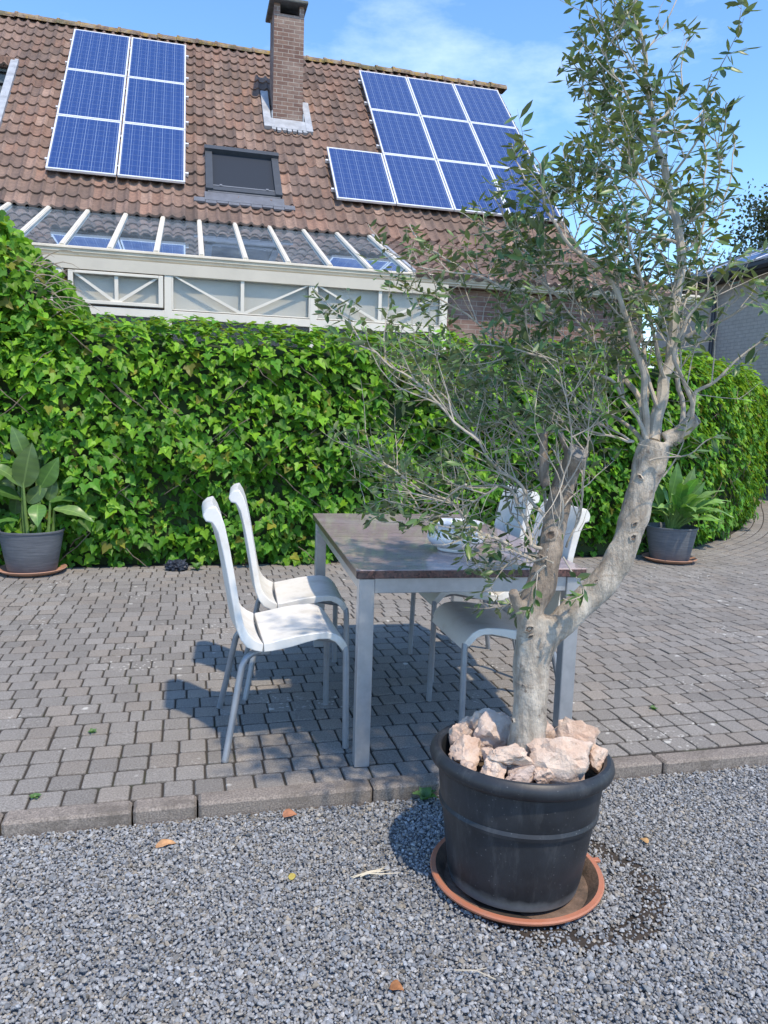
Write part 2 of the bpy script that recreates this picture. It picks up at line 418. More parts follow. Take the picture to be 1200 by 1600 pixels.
def ivy_cols(n, z, ztop):
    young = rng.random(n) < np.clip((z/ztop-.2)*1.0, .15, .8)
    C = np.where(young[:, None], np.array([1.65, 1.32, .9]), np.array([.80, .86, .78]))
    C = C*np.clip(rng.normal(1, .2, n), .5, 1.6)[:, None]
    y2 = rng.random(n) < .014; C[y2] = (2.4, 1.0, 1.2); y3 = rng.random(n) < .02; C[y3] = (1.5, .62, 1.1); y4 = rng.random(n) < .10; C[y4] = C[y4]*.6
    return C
def build_ivy_wall():
    S0 = np.cumsum(np.r_[0, np.linalg.norm(np.diff(HEDGE, axis=0), axis=1)])
    P, NR, Z = [], [], []
    def addp(count, zfun, section):
        i = rng.integers(0, len(HEDGE)-1, count)
        base = HEDGE[i]; nin = HN[i]; z, off, nv = section(count, S0[i])
        pt = np.c_[base+nin*off[:, None], z]
        nr = np.c_[nin*nv[:, :1], nv[:, 1]]
        P.append(pt); NR.append(nr); Z.append(z)
    def fnoise(s, z, f=2.3): return np.array([noise.noise(Vector((a*f, b*f*1.2, .7)))+.5*noise.noise(Vector((a*f*3, b*f*3, 4.1))) for a, b in zip(s, z)])
    def face(c, s):
        z = rng.uniform(.02, HTOP, c); nb = fnoise(s, z)
        off = -.04+.19*nb-.05*np.sin(np.clip(z/HTOP, 0, 1)*math.pi)+rng.uniform(-.02, .10, c)+np.where(z < .15, .05, 0)
        edge = np.clip((z-1.65)/.28, 0, 1); off += .10*edge**2
        return z, off, np.c_[-np.cos(edge*.9), .25+edge*.9]
    def top(c, s):
        off = rng.uniform(0, HDEP, c); z = HTOP+.05*fnoise(s, off*2, 2.2)+.04+rng.uniform(-.08, .03, c)
        return z, off, np.c_[-.25*np.ones(c), np.ones(c)]
    Ltot = S0[-1]
    addp(int(Ltot*HTOP*840), None, face); addp(int(Ltot*HDEP*420), None, top)
    P = np.vstack(P); NR = np.vstack(NR); Z = np.concatenate(Z)
    ok = in_view(P, 1.35, 24); P, NR, Z = P[ok], NR[ok], Z[ok]; n = len(P)
    far = np.linalg.norm(P[:, :2], axis=1) > 9.5; ok = ~far | (rng.random(n) < .7); P, NR, Z = P[ok], NR[ok], Z[ok]; n = len(P)
    nr = unit(NR+np.array([.1, 0, .55])+rng.normal(0, .40, (n, 3)))
    tip = np.c_[rng.normal(0, .55, n), rng.normal(0, .35, n)-.15, -np.ones(n)]
    s = np.clip(rng.normal(.067, .019, n), .03, .115)
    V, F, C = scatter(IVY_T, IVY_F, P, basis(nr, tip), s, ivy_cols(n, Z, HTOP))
    root = thing('ivy_hedge', 'long ivy covered hedge wall running behind the table and curving away right', 'hedge', (1, 6.5, 0))
    o = npmesh('foliage', V-np.array([1, 6.5, 0]), F, C, m_ivy, root, smooth=False)
    # dark body inside
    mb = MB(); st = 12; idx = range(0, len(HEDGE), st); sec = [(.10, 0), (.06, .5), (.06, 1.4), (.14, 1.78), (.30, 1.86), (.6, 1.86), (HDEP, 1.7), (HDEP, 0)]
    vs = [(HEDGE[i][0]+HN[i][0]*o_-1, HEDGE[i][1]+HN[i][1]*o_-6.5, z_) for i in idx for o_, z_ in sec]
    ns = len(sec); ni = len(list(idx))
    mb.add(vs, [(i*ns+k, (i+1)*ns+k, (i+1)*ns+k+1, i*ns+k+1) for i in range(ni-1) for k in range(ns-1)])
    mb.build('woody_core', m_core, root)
    # trailing stems and runners
    tb = MB()
    for q in range(130):
        i = int(rng.integers(200, 700)); z0 = rng.uniform(.05, 1.75); h = rng.uniform(.15, .5)
        pts = []
        for t in np.linspace(0, 1, 5):
            ii = min(len(HEDGE)-1, max(0, int(i+t*h*40*(1 if q % 2 else -1))))
            off = -.07-.05*math.sin(t*3)+.02*random.random()
            pts.append((HEDGE[ii][0]+HN[ii][0]*off-1, HEDGE[ii][1]+HN[ii][1]*off-6.5, z0+h*(t-.5)*.7+.03*random.random()))
        tb.tube(pts, .0035, 5)
    tb.build('stems', m_twig, root)['kind'] = 'stuff'
    return root
build_ivy_wall()
def ivy_mound():
    """tall ivy clump rising at the left end, behind the hedge"""
    root = thing('ivy_clump', 'tall overgrown ivy clump rising above the hedge at the far left', 'ivy', (-1.9, 7.0, 0))
    def surf(n):
        x = rng.uniform(-1.6, 1.05, n); y = rng.uniform(-.35, .6, n)
        top = np.interp(x, [-1.6, -.3, .30, .50, .66, .82, .98, 1.06], [3.05, 2.95, 2.84, 2.68, 2.50, 2.33, 2.20, 2.0])
        return x, y, top
    n = 5200; x, y, top = surf(n); z = top-np.abs(rng.normal(0, .45, n)); z = np.maximum(z, 1.2)
    fr = rng.random(n) < .75; y = np.where(fr, -.35+rng.uniform(-.1, .1, n)-.12*np.sin(x*3), y)
    z = np.where(fr, rng.uniform(1.5, 3.0, n), top+rng.normal(0, .05, n))
    ok = z < top+.06; x, y, z, top = x[ok], y[ok], z[ok], top[ok]
    y += .25*np.clip((z-top+.35)/.35, 0, 1)**2*fr[ok]
    P = np.c_[x, y, z]; n = len(P)
    nr = unit(np.array([.15, -.8, .5])+rng.normal(0, .45, (n, 3))); tip = np.c_[rng.normal(0, .6, n), rng.normal(0, .4, n)-.1, -np.ones(n)]
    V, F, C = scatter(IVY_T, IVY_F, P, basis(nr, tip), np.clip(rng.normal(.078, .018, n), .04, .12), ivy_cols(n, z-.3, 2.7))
    npmesh('foliage', V, F, C, m_ivy, root)
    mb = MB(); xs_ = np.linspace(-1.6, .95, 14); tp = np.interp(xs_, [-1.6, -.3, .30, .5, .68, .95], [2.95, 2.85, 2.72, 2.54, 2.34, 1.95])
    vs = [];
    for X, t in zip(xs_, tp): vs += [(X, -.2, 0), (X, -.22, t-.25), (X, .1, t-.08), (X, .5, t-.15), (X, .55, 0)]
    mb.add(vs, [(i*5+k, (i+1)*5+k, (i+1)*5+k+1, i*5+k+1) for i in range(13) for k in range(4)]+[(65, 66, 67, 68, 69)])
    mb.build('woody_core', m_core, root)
    tb = MB(); 
    for q in range(34):
        p0 = Vector((random.uniform(.5, .85), -.38, random.uniform(1.95, 2.45))); d = Vector((random.uniform(.2, 1), random.uniform(-.4, .1), random.uniform(-.55, .45))).normalized()
        ln = random.uniform(.15, .42); pts = [p0+d*ln*t+Vector((0, 0, .05*math.sin(t*2.5)-.08*t*t)) for t in (0, .25, .5, .75, 1)]
        tb.tube(pts, [.005, .0045, .004, .003, .0015], 5)
    tb.build('bare_twigs', M('dead_twig', (.33, .27, .21), .85, .2, 30), root)
ivy_mound()
# ------------------------------------------------------------------ house
def brickmat(name, c1, c2, mortar, bw=.21, bh=.062, mort=.011, rough=.9, bmp=.6):
    m, nt, N, L, p = newmat(name)
    uv = coords(nt, 'UV'); b = nt.nodes.new('ShaderNodeTexBrick')
    b.inputs['Scale'].default_value = 1; b.inputs['Brick Width'].default_value = bw; b.inputs['Row Height'].default_value = bh
    b.inputs['Mortar Size'].default_value = mort/2; b.inputs['Mortar Smooth'].default_value = .2; b.inputs['Bias'].default_value = 0
    b.inputs['Color1'].default_value = (*c1, 1); b.inputs['Color2'].default_value = (*c2, 1); b.inputs['Mortar'].default_value = (*mortar, 1)
    L.new(uv, b.inputs['Vector'])
    c = mixc(nt, ramp(nt, noise_n(nt, uv, 9, 6, .7), [(.3, .0), (.75, .6)]), b.outputs[0], tuple(x*.55 for x in c1))
    c = mixc(nt, ramp(nt, noise_n(nt, uv, 1.4, 4, .6), [(.48, 0), (.7, .35)]), c, tuple(min(1, x*1.35) for x in mortar))
    L.new(c, p.inputs['Base Color']); p.inputs['Roughness'].default_value = rough
    h = math_n(nt, 'ADD', math_n(nt, 'MULTIPLY', b.outputs['Fac'], -1), math_n(nt, 'MULTIPLY', noise_n(nt, uv, 60), .4))
    L.new(bump(nt, h, bmp, .008), p.inputs['Normal']); return m
m_brick = brickmat('house_brick', (.19, .105, .082), (.25, .145, .115), (.36, .31, .27))
m_chim = brickmat('chimney_brick', (.16, .088, .070), (.25, .16, .125), (.40, .35, .30), .2, .068, .013)
m_gbrick = brickmat('painted_grey_brick', (.66, .59, .50), (.68, .61, .52), (.55, .49, .42), .22, .075, .012, bmp=.9)
m, nt, N, L, p = newmat('clay_pantile')
co = coords(nt); a = nd(nt, 'ShaderNodeVertexColor'); a.layer_name = 'Col'
c = mixc(nt, ramp(nt, noise_n(nt, co, 22, 5, .7), [(.3, 0), (.7, 1)]), (.66, .66, .66), (1.28, 1.25, 1.2))
c = mixc(nt, 1.0, c, a.outputs[0], 'MULTIPLY')
c = mixc(nt, ramp(nt, noise_n(nt, co, 13, 6, .75), [(.62, 0), (.72, .55)]), c, (.38, .31, .25))
c = mixc(nt, ramp(nt, noise_n(nt, co, 1.1, 4, .65), [(.46, 0), (.72, .55)]), c, (.085, .065, .052))
L.new(c, p.inputs['Base Color']); p.inputs['Roughness'].default_value = .85
L.new(bump(nt, noise_n(nt, co, 90, 4), .5, .004), p.inputs['Normal']); m_tile = m
m, nt, N, L, p = newmat('mossy_ridge_tile')
co = coords(nt)
c = mixc(nt, ramp(nt, noise_n(nt, co, 6, 6, .7), [(.40, 0), (.6, 1)]), (.15, .10, .08), (.30, .24, .17))
c = mixc(nt, ramp(nt, noise_n(nt, co, 9, 5, .7), [(.5, 0), (.62, .85)]), c, (.36, .23, .05))
c = mixc(nt, ramp(nt, noise_n(nt, co, 2.1, 4, .7), [(.52, 0), (.62, .6)]), c, (.07, .075, .03))
L.new(c, p.inputs['Base Color']); p.inputs['Roughness'].default_value = .95
L.new(bump(nt, noise_n(nt, co, 40, 5), .9, .02), p.inputs['Normal']); m_ridge = m
m_lead = M('lead_flashing', (.36, .38, .41), .5, .25, 6, metallic=.15, bmp=.3, bscale=25)
m_white = M('cream_painted_frame', (.71, .66, .565), .38, .05, 3, dirt=(.52, .48, .40), dscale=5, damt=.25)
m_gut = M('cream_gutter_paint', (.66, .595, .48), .42, .06, 3, dirt=(.40, .36, .28), dscale=4, damt=.35)
m_dark = M('dark_frame', (.05, .058, .07), .45, .12, 10, metallic=.2)
m_inside = M('dim_interior_wall', (.20, .19, .175), .9, .2, 2)
SL = R(45.2); VD = Vector((0, math.cos(SL), math.sin(SL))); VN = Vector((0, -math.sin(SL), math.cos(SL))); V0 = Vector((0, 12.27, 4.12))
SL2 = R(21.3); WD = Vector((0, math.cos(SL2), math.sin(SL2))); WN = Vector((0, -math.sin(SL2), math.cos(SL2))); W0 = Vector((0, 9.75, 3.105))
RLEN = 6.045
house = thing('brick_house', 'brick house with a brown pantile roof and a tall chimney behind the hedge', 'house', (1, 12, 0))
HO = Vector((1, 12, 0))
def rp(u, v, n=0): return V0+Vector((u, 0, 0))+VD*v+VN*n
def wp(u, v, n=0): return W0+Vector((u, 0, 0))+WD*v+WN*n
def tiles(name, fn, u0, u1, length, course, w, seed, parent, holes=()):
    rg = np.random.default_rng(seed)
    ns = 10; nt_ = int(round((u1-u0)/w)); w = (u1-u0)/nt_; nc = int(math.ceil(length/course)); course = length/nc
    prof = []
    for k in range(ns):
        q = k/ns
        prof.append(-.013*math.sin(math.pi*q/.6) if q < .6 else .030*math.sin(math.pi*(q-.6)/.4))
    V, F, C = [], [], []
    pal = np.array([(.215, .142, .112), (.185, .125, .102), (.245, .166, .132), (.165, .115, .096), (.228, .138, .104)])
    for c in range(nc):
        b0 = len(V); off = rg.normal(0, .006, nt_+1); cv = rg.normal(0, .006, nt_+1); cu = rg.normal(0, .004, nt_+1)
        for r_, (t, dn) in enumerate(((-.16, -.012), (-.17, .034), (1.0, .004))):
            for i in range(nt_*ns+1):
                k = i % ns; ti = min(i//ns, nt_)
                h = prof[k]
                V.append(tuple(fn(u0+i*w/ns+cu[ti]*(r_ < 2), (c+t)*course+cv[ti]*(r_ < 2), h+dn+off[ti]*(r_ < 2))-HO))
        row = nt_*ns+1
        tc = pal[rg.integers(0, 5, nt_)]*np.clip(rg.normal(1, .13, nt_), .65, 1.4)[:, None]
        for r_ in (0, 1):
            for i in range(nt_*ns):
                uc, vc = u0+(i+.5)*w/ns, (c+.5)*course
                if any(a < uc < b and d_ < vc < e_ for a, b, d_, e_ in holes): continue
                F.append((b0+r_*row+i, b0+r_*row+i+1, b0+(r_+1)*row+i+1, b0+(r_+1)*row+i)); C.append(tc[i//ns])
    V = np.array(V); F = np.array(F); C = np.array(C)
    o = npmesh(name, V, F, C, m_tile, parent, smooth=True, domain='FACE'); o.data.set_sharp_from_angle(angle=R(42)); return o
roof = tiles('roof', rp, -6, 6.40, RLEN, .3358, .165, 3, house, holes=[(-4.9, -2.93, .4, 4.2)])
lean = tiles('lean_to_roof', wp, 2.80, 6.55, 2.72, .34, .165, 5, house)
# rear slope, gables, walls
mb = MB()
rz_ = V0.z+RLEN*math.sin(SL); ry_ = V0.y+RLEN*math.cos(SL)
mb.box(-5.9, 6.32, ry_, ry_+.02, .1, .2)
H = lambda v: tuple(Vector(v)-HO)
mb = MB()
mb.add([H((-6, ry_, rz_-.03)), H((6.4, ry_, rz_-.03)), H((6.4, ry_+5.5, rz_-5.5)), H((-6, ry_+5.5, rz_-5.5))], [(0,1,2,3)])
mb.build('rear_roof', m_tile, house)
mb = MB()
for x in (6.24, -5.9):
    pts = [(9.97, -.4), (9.97, 3.0), (12.3, 3.92), (ry_, rz_-.18), (ry_+5.3, rz_-5.48), (ry_+5.3, -.4)]
    mb.add([H((x, a_, b_)) for a_, b_ in pts], [tuple(range(6))])
    mb.add([H((x-.2, a_, b_)) for a_, b_ in pts], [tuple(range(6))])
mb.box(3.25-1, 6.24-1, 9.95-12, 10.1-12, -.4, 3.02)
mb.box(-5.9-1, 3.0-1, 12.30-12, 12.5-12, -.4, 4.02)
mb.box(-5.9-1, 6.2-1, ry_+5.2-12, ry_+5.3-12, -.4, rz_-5.5)
mb.build('wall', m_brick, house, uv=True)
mb = MB()     # verge board strip under the last tile column
mb.add([H(rp(6.40, -.05, -.06)), H(rp(6.40, RLEN, -.06)), H(rp(6.40, RLEN, .03)), H(rp(6.40, -.05, .03)), H(rp(6.34, -.05, -.06)), H(rp(6.34, RLEN, -.06)), H(rp(6.34, RLEN, .02)), H(rp(6.34, -.05, .02))], [(0,1,2,3), (4,5,6,7), (0,1,5,4), (0,3,7,4)])
mb.build('verge', m_ridge, house)
mb = MB()
x = -6.0
while x < 6.40:
    l = .36; r0_ = .125+random.uniform(-.008, .008); dz = random.uniform(-.012, .012); n = 9
    vs = []
    for xx, rr in ((x, r0_+.012), (x+.05, r0_+.012), (x+.052, r0_), (x+l+.02, r0_-.008)):
        for k_ in range(n):
            a_ = math.pi*k_/(n-1); vs.append(H((xx, ry_-rr*math.cos(a_)*1.15, rz_-.06+dz+rr*math.sin(a_))))
    mb.add(vs, [(i*n+k_, i*n+k_+1, (i+1)*n+k_+1, (i+1)*n+k_) for i in range(3) for k_ in range(n-1)]+[tuple(range(n)), tuple(range(3*n, 4*n))])
    x += l
mb.build('ridge', m_ridge, roof).location = (0, 0, 0)
# chimney
mb = MB(); X0, X1, Y0, Y1 = 1.44-1, 1.97-1, 14.55-12, 15.22-12
mb.box(X0, X1, Y0, Y1, 5.6, 8.255)
for (xa, xb) in ((X0, X0+.105), (X1-.085, X1)):
    mb.box(xa, xb, Y0, Y0+.12, 8.255, 8.42); mb.box(xa, xb, Y1-.12, Y1, 8.255, 8.42)
mb.box(X0+.012, X0+.09, Y0+.12, Y1-.12, 8.255, 8.42)
ch = mb.build('chimney', m_chim, house, uv=True)
mb = MB(); mb.box(X0-.085, X1+.055, Y0-.12, Y1+.1, 8.42, 8.475, .012)
mb.build('chimney_cap', M('mossy_concrete_cap', (.12, .125, .115), .95, .35, 9, bmp=.6, bscale=40), ch)
mb = MB(); mb.box(X0+.1, X1-.09, Y0+.3, Y1-.13, 8.257, 8.41); mb.build('flue', M('soot', (.01, .01, .01), 1, .2), ch)
mb = MB()
def rbox(mb, u0, u1, v0, v1, n0, n1, off=HO):
    vs = [tuple(rp(u, v, n)-off) for n in (n0, n1) for v in (v0, v1) for u in (u0, u1)]
    mb.add(vs, [(0,2,3,1), (4,5,7,6), (0,1,5,4), (2,6,7,3), (0,4,6,2), (1,3,7,5)])
vb = (14.55-12.27)/math.cos(SL)
rbox(mb, 1.27, 1.40, vb-.30, vb+1.0, .02, .085); rbox(mb, 2.01, 2.13, vb-.32, vb+.75, .02, .085)
rbox(mb, 1.40, 2.01, vb-.30, vb+.02, .02, .078)
mb.box(X0-.012, X1+.012, Y0-.02, Y0-.004, 6.2, 6.46)
mb.box(X0-.022, X0-.004, Y0-.02, Y0+.45, 6.2, 6.62)
mb.box(X1+.004, X1+.022, Y0-.02, Y0+.45, 6.2, 6.62)
for q in range(7):    # scalloped lead edge lying on the tiles
    u = 1.40+q*.092; rbox(mb, u, u+.07, vb-.36-.02*(q % 2), vb-.29, .03, .074)
mb.build('lead_flashing', m_lead, ch)
# opening cut into the roof at the far left, with a louvred wall inside
vt = 4.24; yt = 12.27+vt*math.cos(SL); zt = 4.12+vt*math.sin(SL)
mb = MB(); mb.add([H((-4.95, yt+.05, 5.0)), H((-2.9, yt+.05, 5.0)), H((-2.9, yt+.05, zt-.03)), H((-4.95, yt+.05, zt-.03))], [(0,1,2,3)])
mb.add([H((-4.95, 12.6, 4.35)), H((-2.9, 12.6, 4.35)), H((-2.9, yt+.05, 5.0)), H((-4.95, yt+.05, 5.0))], [(0,1,2,3)])
for x in (-4.95, -2.9): mb.add([H((x, 12.6, 4.35)), H((x, yt+.05, 5.0)), H((x, yt+.05, zt-.03))], [(0,1,2)])
dm = mb.build('roof_recess', m_dark, house)
mb = MB()
for i in range(11): mb.box(-4.95-1, -2.92-1, yt-12-.02, yt-12+.03, 5.05+i*.19, 5.05+i*.19+.14, .006)
mb.build('slats', M('dark_slate_cladding', (.10, .12, .13), .5, .2, 8), dm)
mb = MB(); mb.box(-4.95-1, -2.90-1, yt-12-.10, yt-12+.10, zt-.13, zt+.05, .01)
mb.build('edge_tiles', brickmat('recess_edge_tile', (.23, .135, .10), (.27, .165, .12), (.15, .10, .08), .06, .3, .012), dm, uv=True)
mb = MB(); rbox(mb, -2.96, -2.84, .4, vt-.02, -.10, .075); mb.build('flashing', m_lead, dm)
# roof window
sk = MB(); a0, a1, b0, b1 = .245, 1.425, .70, 1.88
rbox(sk, a0, a0+.11, b0, b1, -.02, .115); rbox(sk, a1-.11, a1, b0, b1, -.02, .115)
rbox(sk, a0+.11, a1-.11, b0, b0+.10, -.02, .095)
skw = sk.build('roof_window', m_dark, house)
sk = MB(); rbox(sk, a0-.012, a1+.012, b1-.075, b1+.03, -.02, .16); sk.build('hood', m_dark, skw)
sk = MB(); rbox(sk, a0+.11, a1-.11, b0+.1, b1-.075, -.02, .072); sk.build('blind', M('grey_awning_blind', (.030, .037, .050), .8, .06, 120, spec=.15), skw)
sk = MB(); rbox(sk, a0+.11, a1-.11, b0+.125, b0+.15, .072, .088); rbox(sk, a0+.21, a0+.25, b0+.12, b0+.16, .088, .10); rbox(sk, a1-.25, a1-.21, b0+.12, b0+.16, .088, .10)
sk.build('blind_rail', M('rail_metal', (.2, .21, .23), .4, .1, 9, metallic=.4), skw)
sk = MB(); rbox(sk, a0+.03, a1-.03, b0-.035, b0-.002, -.03, .075); rbox(sk, a0-.02, a1+.02, b0-.26, b0-.035, .03, .070)
for q in range(9):
    u = a0-.18+q*.172; rbox(sk, u, u+.165, b0-.31-.025*(q % 2), b0-.20, .032, .066)
sk.build('apron', M('apron_lead', (.13, .14, .165), .5, .15, 9, metallic=.2), skw)
# gutter runs the whole front
mb = MB()
prof = [(9.86, 3.115), (9.735, 3.118), (9.715, 3.108), (9.713, 3.088), (9.728, 3.078), (9.733, 3.060), (9.726, 3.052), (9.745, 3.034), (9.748, 3.020), (9.768, 3.008), (9.775, 2.995), (9.86, 2.995)]
mb.prism([(y-12, z) for y, z in prof], 'x', -3.9-1, 6.98-1); mb.build('gutter', m_gut, house)

# ------------------------------------------------------------------ conservatory
cons = thing('conservatory', 'cream framed conservatory with sloping glass roof in front of the house', 'conservatory', (0, 9.742, 0))
CO = Vector((0, 9.742, 0))
def glass(name, tint, base_refl, rough=.02, alpha=.55, gl_col=(.95, .97, 1), dust_sky_haze=.05):
    m, nt, N, L, p = newmat(name)
    gl = nd(nt, 'ShaderNodeBsdfGlossy', Roughness=rough); gl.inputs[0].default_value = (*gl_col, 1)
    tr = nt.nodes.new('ShaderNodeBsdfTransparent'); tr.inputs[0].default_value = (*tint, 1)
    df = nt.nodes.new('ShaderNodeBsdfDiffuse'); df.inputs[0].default_value = (.36, .44, .50, 1)  # bluish film: a little dust, mostly sky haze painted into the glass
    m1 = nt.nodes.new('ShaderNodeMixShader'); m1.inputs[0].default_value = 1-alpha
    dn = ramp(nt, noise_n(nt, coords(nt), 3.0, 5, .7), [(.35, dust_sky_haze*.4), (.8, dust_sky_haze*1.6)]); L.new(dn, m1.inputs[0])
    L.new(tr.outputs[0], m1.inputs[1]); L.new(df.outputs[0], m1.inputs[2])
    fr = nd(nt, 'ShaderNodeFresnel', IOR=1.5); ge = nt.nodes.new('ShaderNodeNewGeometry'); L.new(math_n(nt, 'SUBTRACT', 1.5, math_n(nt, 'MULTIPLY', ge.outputs['Backfacing'], .8333)), fr.inputs['IOR']); f2 = math_n(nt, 'ADD', math_n(nt, 'MULTIPLY', fr.outputs[0], 1.0), base_refl, clamp=True)
    mx = nt.nodes.new('ShaderNodeMixShader'); L.new(f2, mx.inputs[0]); L.new(m1.outputs[0], mx.inputs[1]); L.new(gl.outputs[0], mx.inputs[2])
    L.new(mx.outputs[0], N['Material Output'].inputs[0]); return m
m_rglass = glass('roof_glass', (.55, .72, .80), .30, gl_col=(.66, .80, .94), dust_sky_haze=.55)  # pale blue sky sheen put into the reflection tint and film colour
m_wglass = glass('window_glass', (.95, .95, .93), -.03)
bx = [-2.46+.52*k_ for k_ in range(-3, 11)]
def wbox(mb, u0, u1, v0, v1, n0, n1, off=CO):
    vs = [tuple(wp(u, v, n)-off) for n in (n0, n1) for v in (v0, v1) for u in (u0, u1)]
    mb.add(vs, [(0,2,3,1), (4,5,7,6), (0,1,5,4), (2,6,7,3), (0,4,6,2), (1,3,7,5)])
for i, u in enumerate(bx):
    mb = MB(); wbox(mb, u-.022, u+.022, .0, 2.76, -.05, .035); wbox(mb, u-.032, u+.032, .0, 2.76, .002, .022)
    mb.build('glazing_bar', m_white, cons)
for u0, u1 in zip(bx, bx[1:]):
    mb = MB(); wbox(mb, u0+.02, u1-.02, .0, 2.80, -.012, -.004); mb.build('roof_pane', m_rglass, cons)
mb = MB(); wbox(mb, bx[-1]+.03, bx[-1]+.07, .0, 2.7, -.08, .05); mb.build('end_flashing', m_lead, cons)
mb = MB(); mb.box(-4.05, 3.25, -.02, .10, 2.862, 2.997); mb.build('fascia', M('cream_fascia', (.56, .51, .42), .5, .06, 3), cons)
mb = MB()
for x in (-4.0, -2.78, -1.49, -.29, 1.452, 3.165): mb.box(x, x+.085, -.01, .07, -.3, 2.862, .004)
mb.box(-4.0, 3.25, -.008, .06, 2.36, 2.455, .004); mb.box(-4.0, 3.25, -.008, .06, -.3, .15, .004)
mb.build('frame', m_white, cons)
m_blind = M('grey_roller_blind', (.60, .575, .545), .9, .10, 1.4)
def transom(x0, x1, z0, z1, sash, lab):
    w_ = MB(); f = .055 if sash else .018; yo = -.025 if sash else -.006
    a_, b_, c_, d_ = x0-f, x1+f, z0-f*.75, z1+f*.6
    for q in ((a_, x0, c_, d_), (x1, b_, c_, d_), (x0, x1, c_, z0), (x0, x1, z1, d_)): w_.box(q[0], q[1], yo, .05, q[2], q[3], .004)
    o = w_.build('transom_window', m_white, cons)
    g_ = MB(); g_.box(x0, x1, .022, .028, z0, z1); g_.build('pane', m_wglass, o)
    xm = (x0+x1)/2; t = .017
    b2 = MB(); b2.box(xm-t, xm+t, .002, .02, z0, z1)
    b2.add([(x0, .004, z1), (x0+.045, .004, z1), (xm+.0-t, .004, z0+.02), (xm-t, .004, z0-.0), (xm-t-.04, .004, z0)], [(0,1,2,3,4)])
    b2.add([(x1, .004, z1), (x1-.045, .004, z1), (xm+t, .004, z0+.02), (xm+t, .004, z0-.0), (xm+t+.04, .004, z0)], [(0,1,2,3,4)])
    ob = b2.build('glazing_bars', m_white, o)
    sm = ob.modifiers.new('thick', 'SOLIDIFY'); sm.thickness = .014; sm.offset = 0
    bl = MB(); bl.box(x0, x1, .075, .08, z0, z1+.02); bl.build('blind', m_blind, o)
transom(-1.302, -.357, 2.520, 2.815, True, '')
transom(-2.60, -1.56, 2.49, 2.80, True, '')
transom(-.187, 1.436, 2.475, 2.855, False, '')
transom(1.551, 3.148, 2.475, 2.86, False, '')
mb = MB()
for x0, x1 in ((-3.9, -2.8), (-2.68, -1.5), (-1.38, -.3), (-.19, 1.44), (1.55, 3.15)): mb.box(x0, x1, .025, .031, .15, 2.36)
mb.build('lower_panes', m_wglass, cons)
mb = MB(); mb.box(-4.0, 3.2, .3, 2.4, .0, .02); mb.build('floor', m_inside, cons)

# ------------------------------------------------------------------ solar panels on the roof
m, nt, N, L, p = newmat('solar_cells')
uv = coords(nt, 'UV'); sx = nt.nodes.new('ShaderNodeSeparateXYZ'); L.new(uv, sx.inputs[0])
def line(v, pitch, width, off=0):
    f = math_n(nt, 'FRACT', math_n(nt, 'DIVIDE', math_n(nt, 'ADD', v, off), pitch))
    d = math_n(nt, 'ABSOLUTE', math_n(nt, 'SUBTRACT', f, .5))
    return math_n(nt, 'GREATER_THAN', d, .5-width/pitch/2)
cx, cy = .156, .1565
gap = math_n(nt, 'MAXIMUM', line(sx.outputs[0], cx, .006, .0), math_n(nt, 'MULTIPLY', line(sx.outputs[1], cy, .005), .55))
bus = line(sx.outputs[0], cx/2, .004, cx/4)
cellid = voro(nt, uv, 22, out=1)
base = mixc(nt, ramp(nt, cellid, [(0, 0), (1, 1)]), (.008, .034, .150), (.014, .052, .205))
fl = noise_n(nt, coords(nt, 'Object'), 1.3, 2); base = mixc(nt, fl, base, (.012, .046, .18))
c = mixc(nt, math_n(nt, 'MAXIMUM', math_n(nt, 'MULTIPLY', gap, .75), math_n(nt, 'MULTIPLY', bus, .42)), base, (.28, .36, .50))
L.new(c, p.inputs['Base Color']); p.inputs['Roughness'].default_value = .42
p.inputs['Coat Weight'].default_value = .28; p.inputs['Coat Roughness'].default_value = .08; p.inputs['Specular IOR Level'].default_value = .25
m_cells = m
m_alu = M('aluminium_frame', (.74, .75, .77), .4, .05, 5, metallic=.35)
PW, PH = .985, 1.595
def panel_proto(label, group):
    r_ = thing('solar_panel', label, 'solar panel', (0, 0, 0), 0, group)
    f = MB(); w = .028
    for q in ((0, w, 0, PH), (PW-w, PW, 0, PH), (w, PW-w, 0, w), (w, PW-w, PH-w, PH)): f.box(*q, 0, .04, .003)
    f.build('frame', m_alu, r_)
    c_ = MB(); c_.box(w, PW-w, w, PH-w, .02, .036); c_.build('cells', m_cells, r_, uv=True)
    for y in (.35, 1.25): b = MB(); b.box(-.05, PW+.05, y-.02, y+.02, -.06, -.01); b.build('mounting_rail', m_alu, r_)
    return r_
proto = None
def put_panel(u, v, label, group, n=.10, mat=None):
    global proto
    if proto is None: proto = panel_proto(label, group); o = proto
    else: o = copy_tree(proto); o['label'] = label; o['group'] = group
    if mat is None:
        mat = Matrix.Translation(rp(u, v, n)) @ Matrix(((1, 0, 0, 0), (0, VD.y, VN.y, 0), (0, VD.z, VN.z, 0), (0, 0, 0, 1)))
    o.matrix_world = mat; return o
rows = ['bottom', 'middle', 'top']; cols_ = ['left', 'right']
for r_ in range(3):
    for c_ in range(2):
        put_panel(-2.055+c_*1.005, .755+r_*1.612, f'blue solar panel, {cols_[c_]} one in the {rows[r_]} row left of the chimney', 'solar panels left of the chimney')
names = ['leftmost', 'second from left', 'third from left', 'rightmost']
for c_ in range(4):
    put_panel(2.30+c_*1.0, .745, f'blue solar panel, {names[c_]} of four in the bottom row right of the chimney', 'solar panels right of the chimney')
for r_ in (1, 2):
    for c_ in range(3):
        put_panel(3.30+c_*1.0, .745+r_*1.612, f'blue solar panel, {["left", "middle", "right"][c_]} of three in the {rows[r_]} row right of the chimney', 'solar panels right of the chimney')

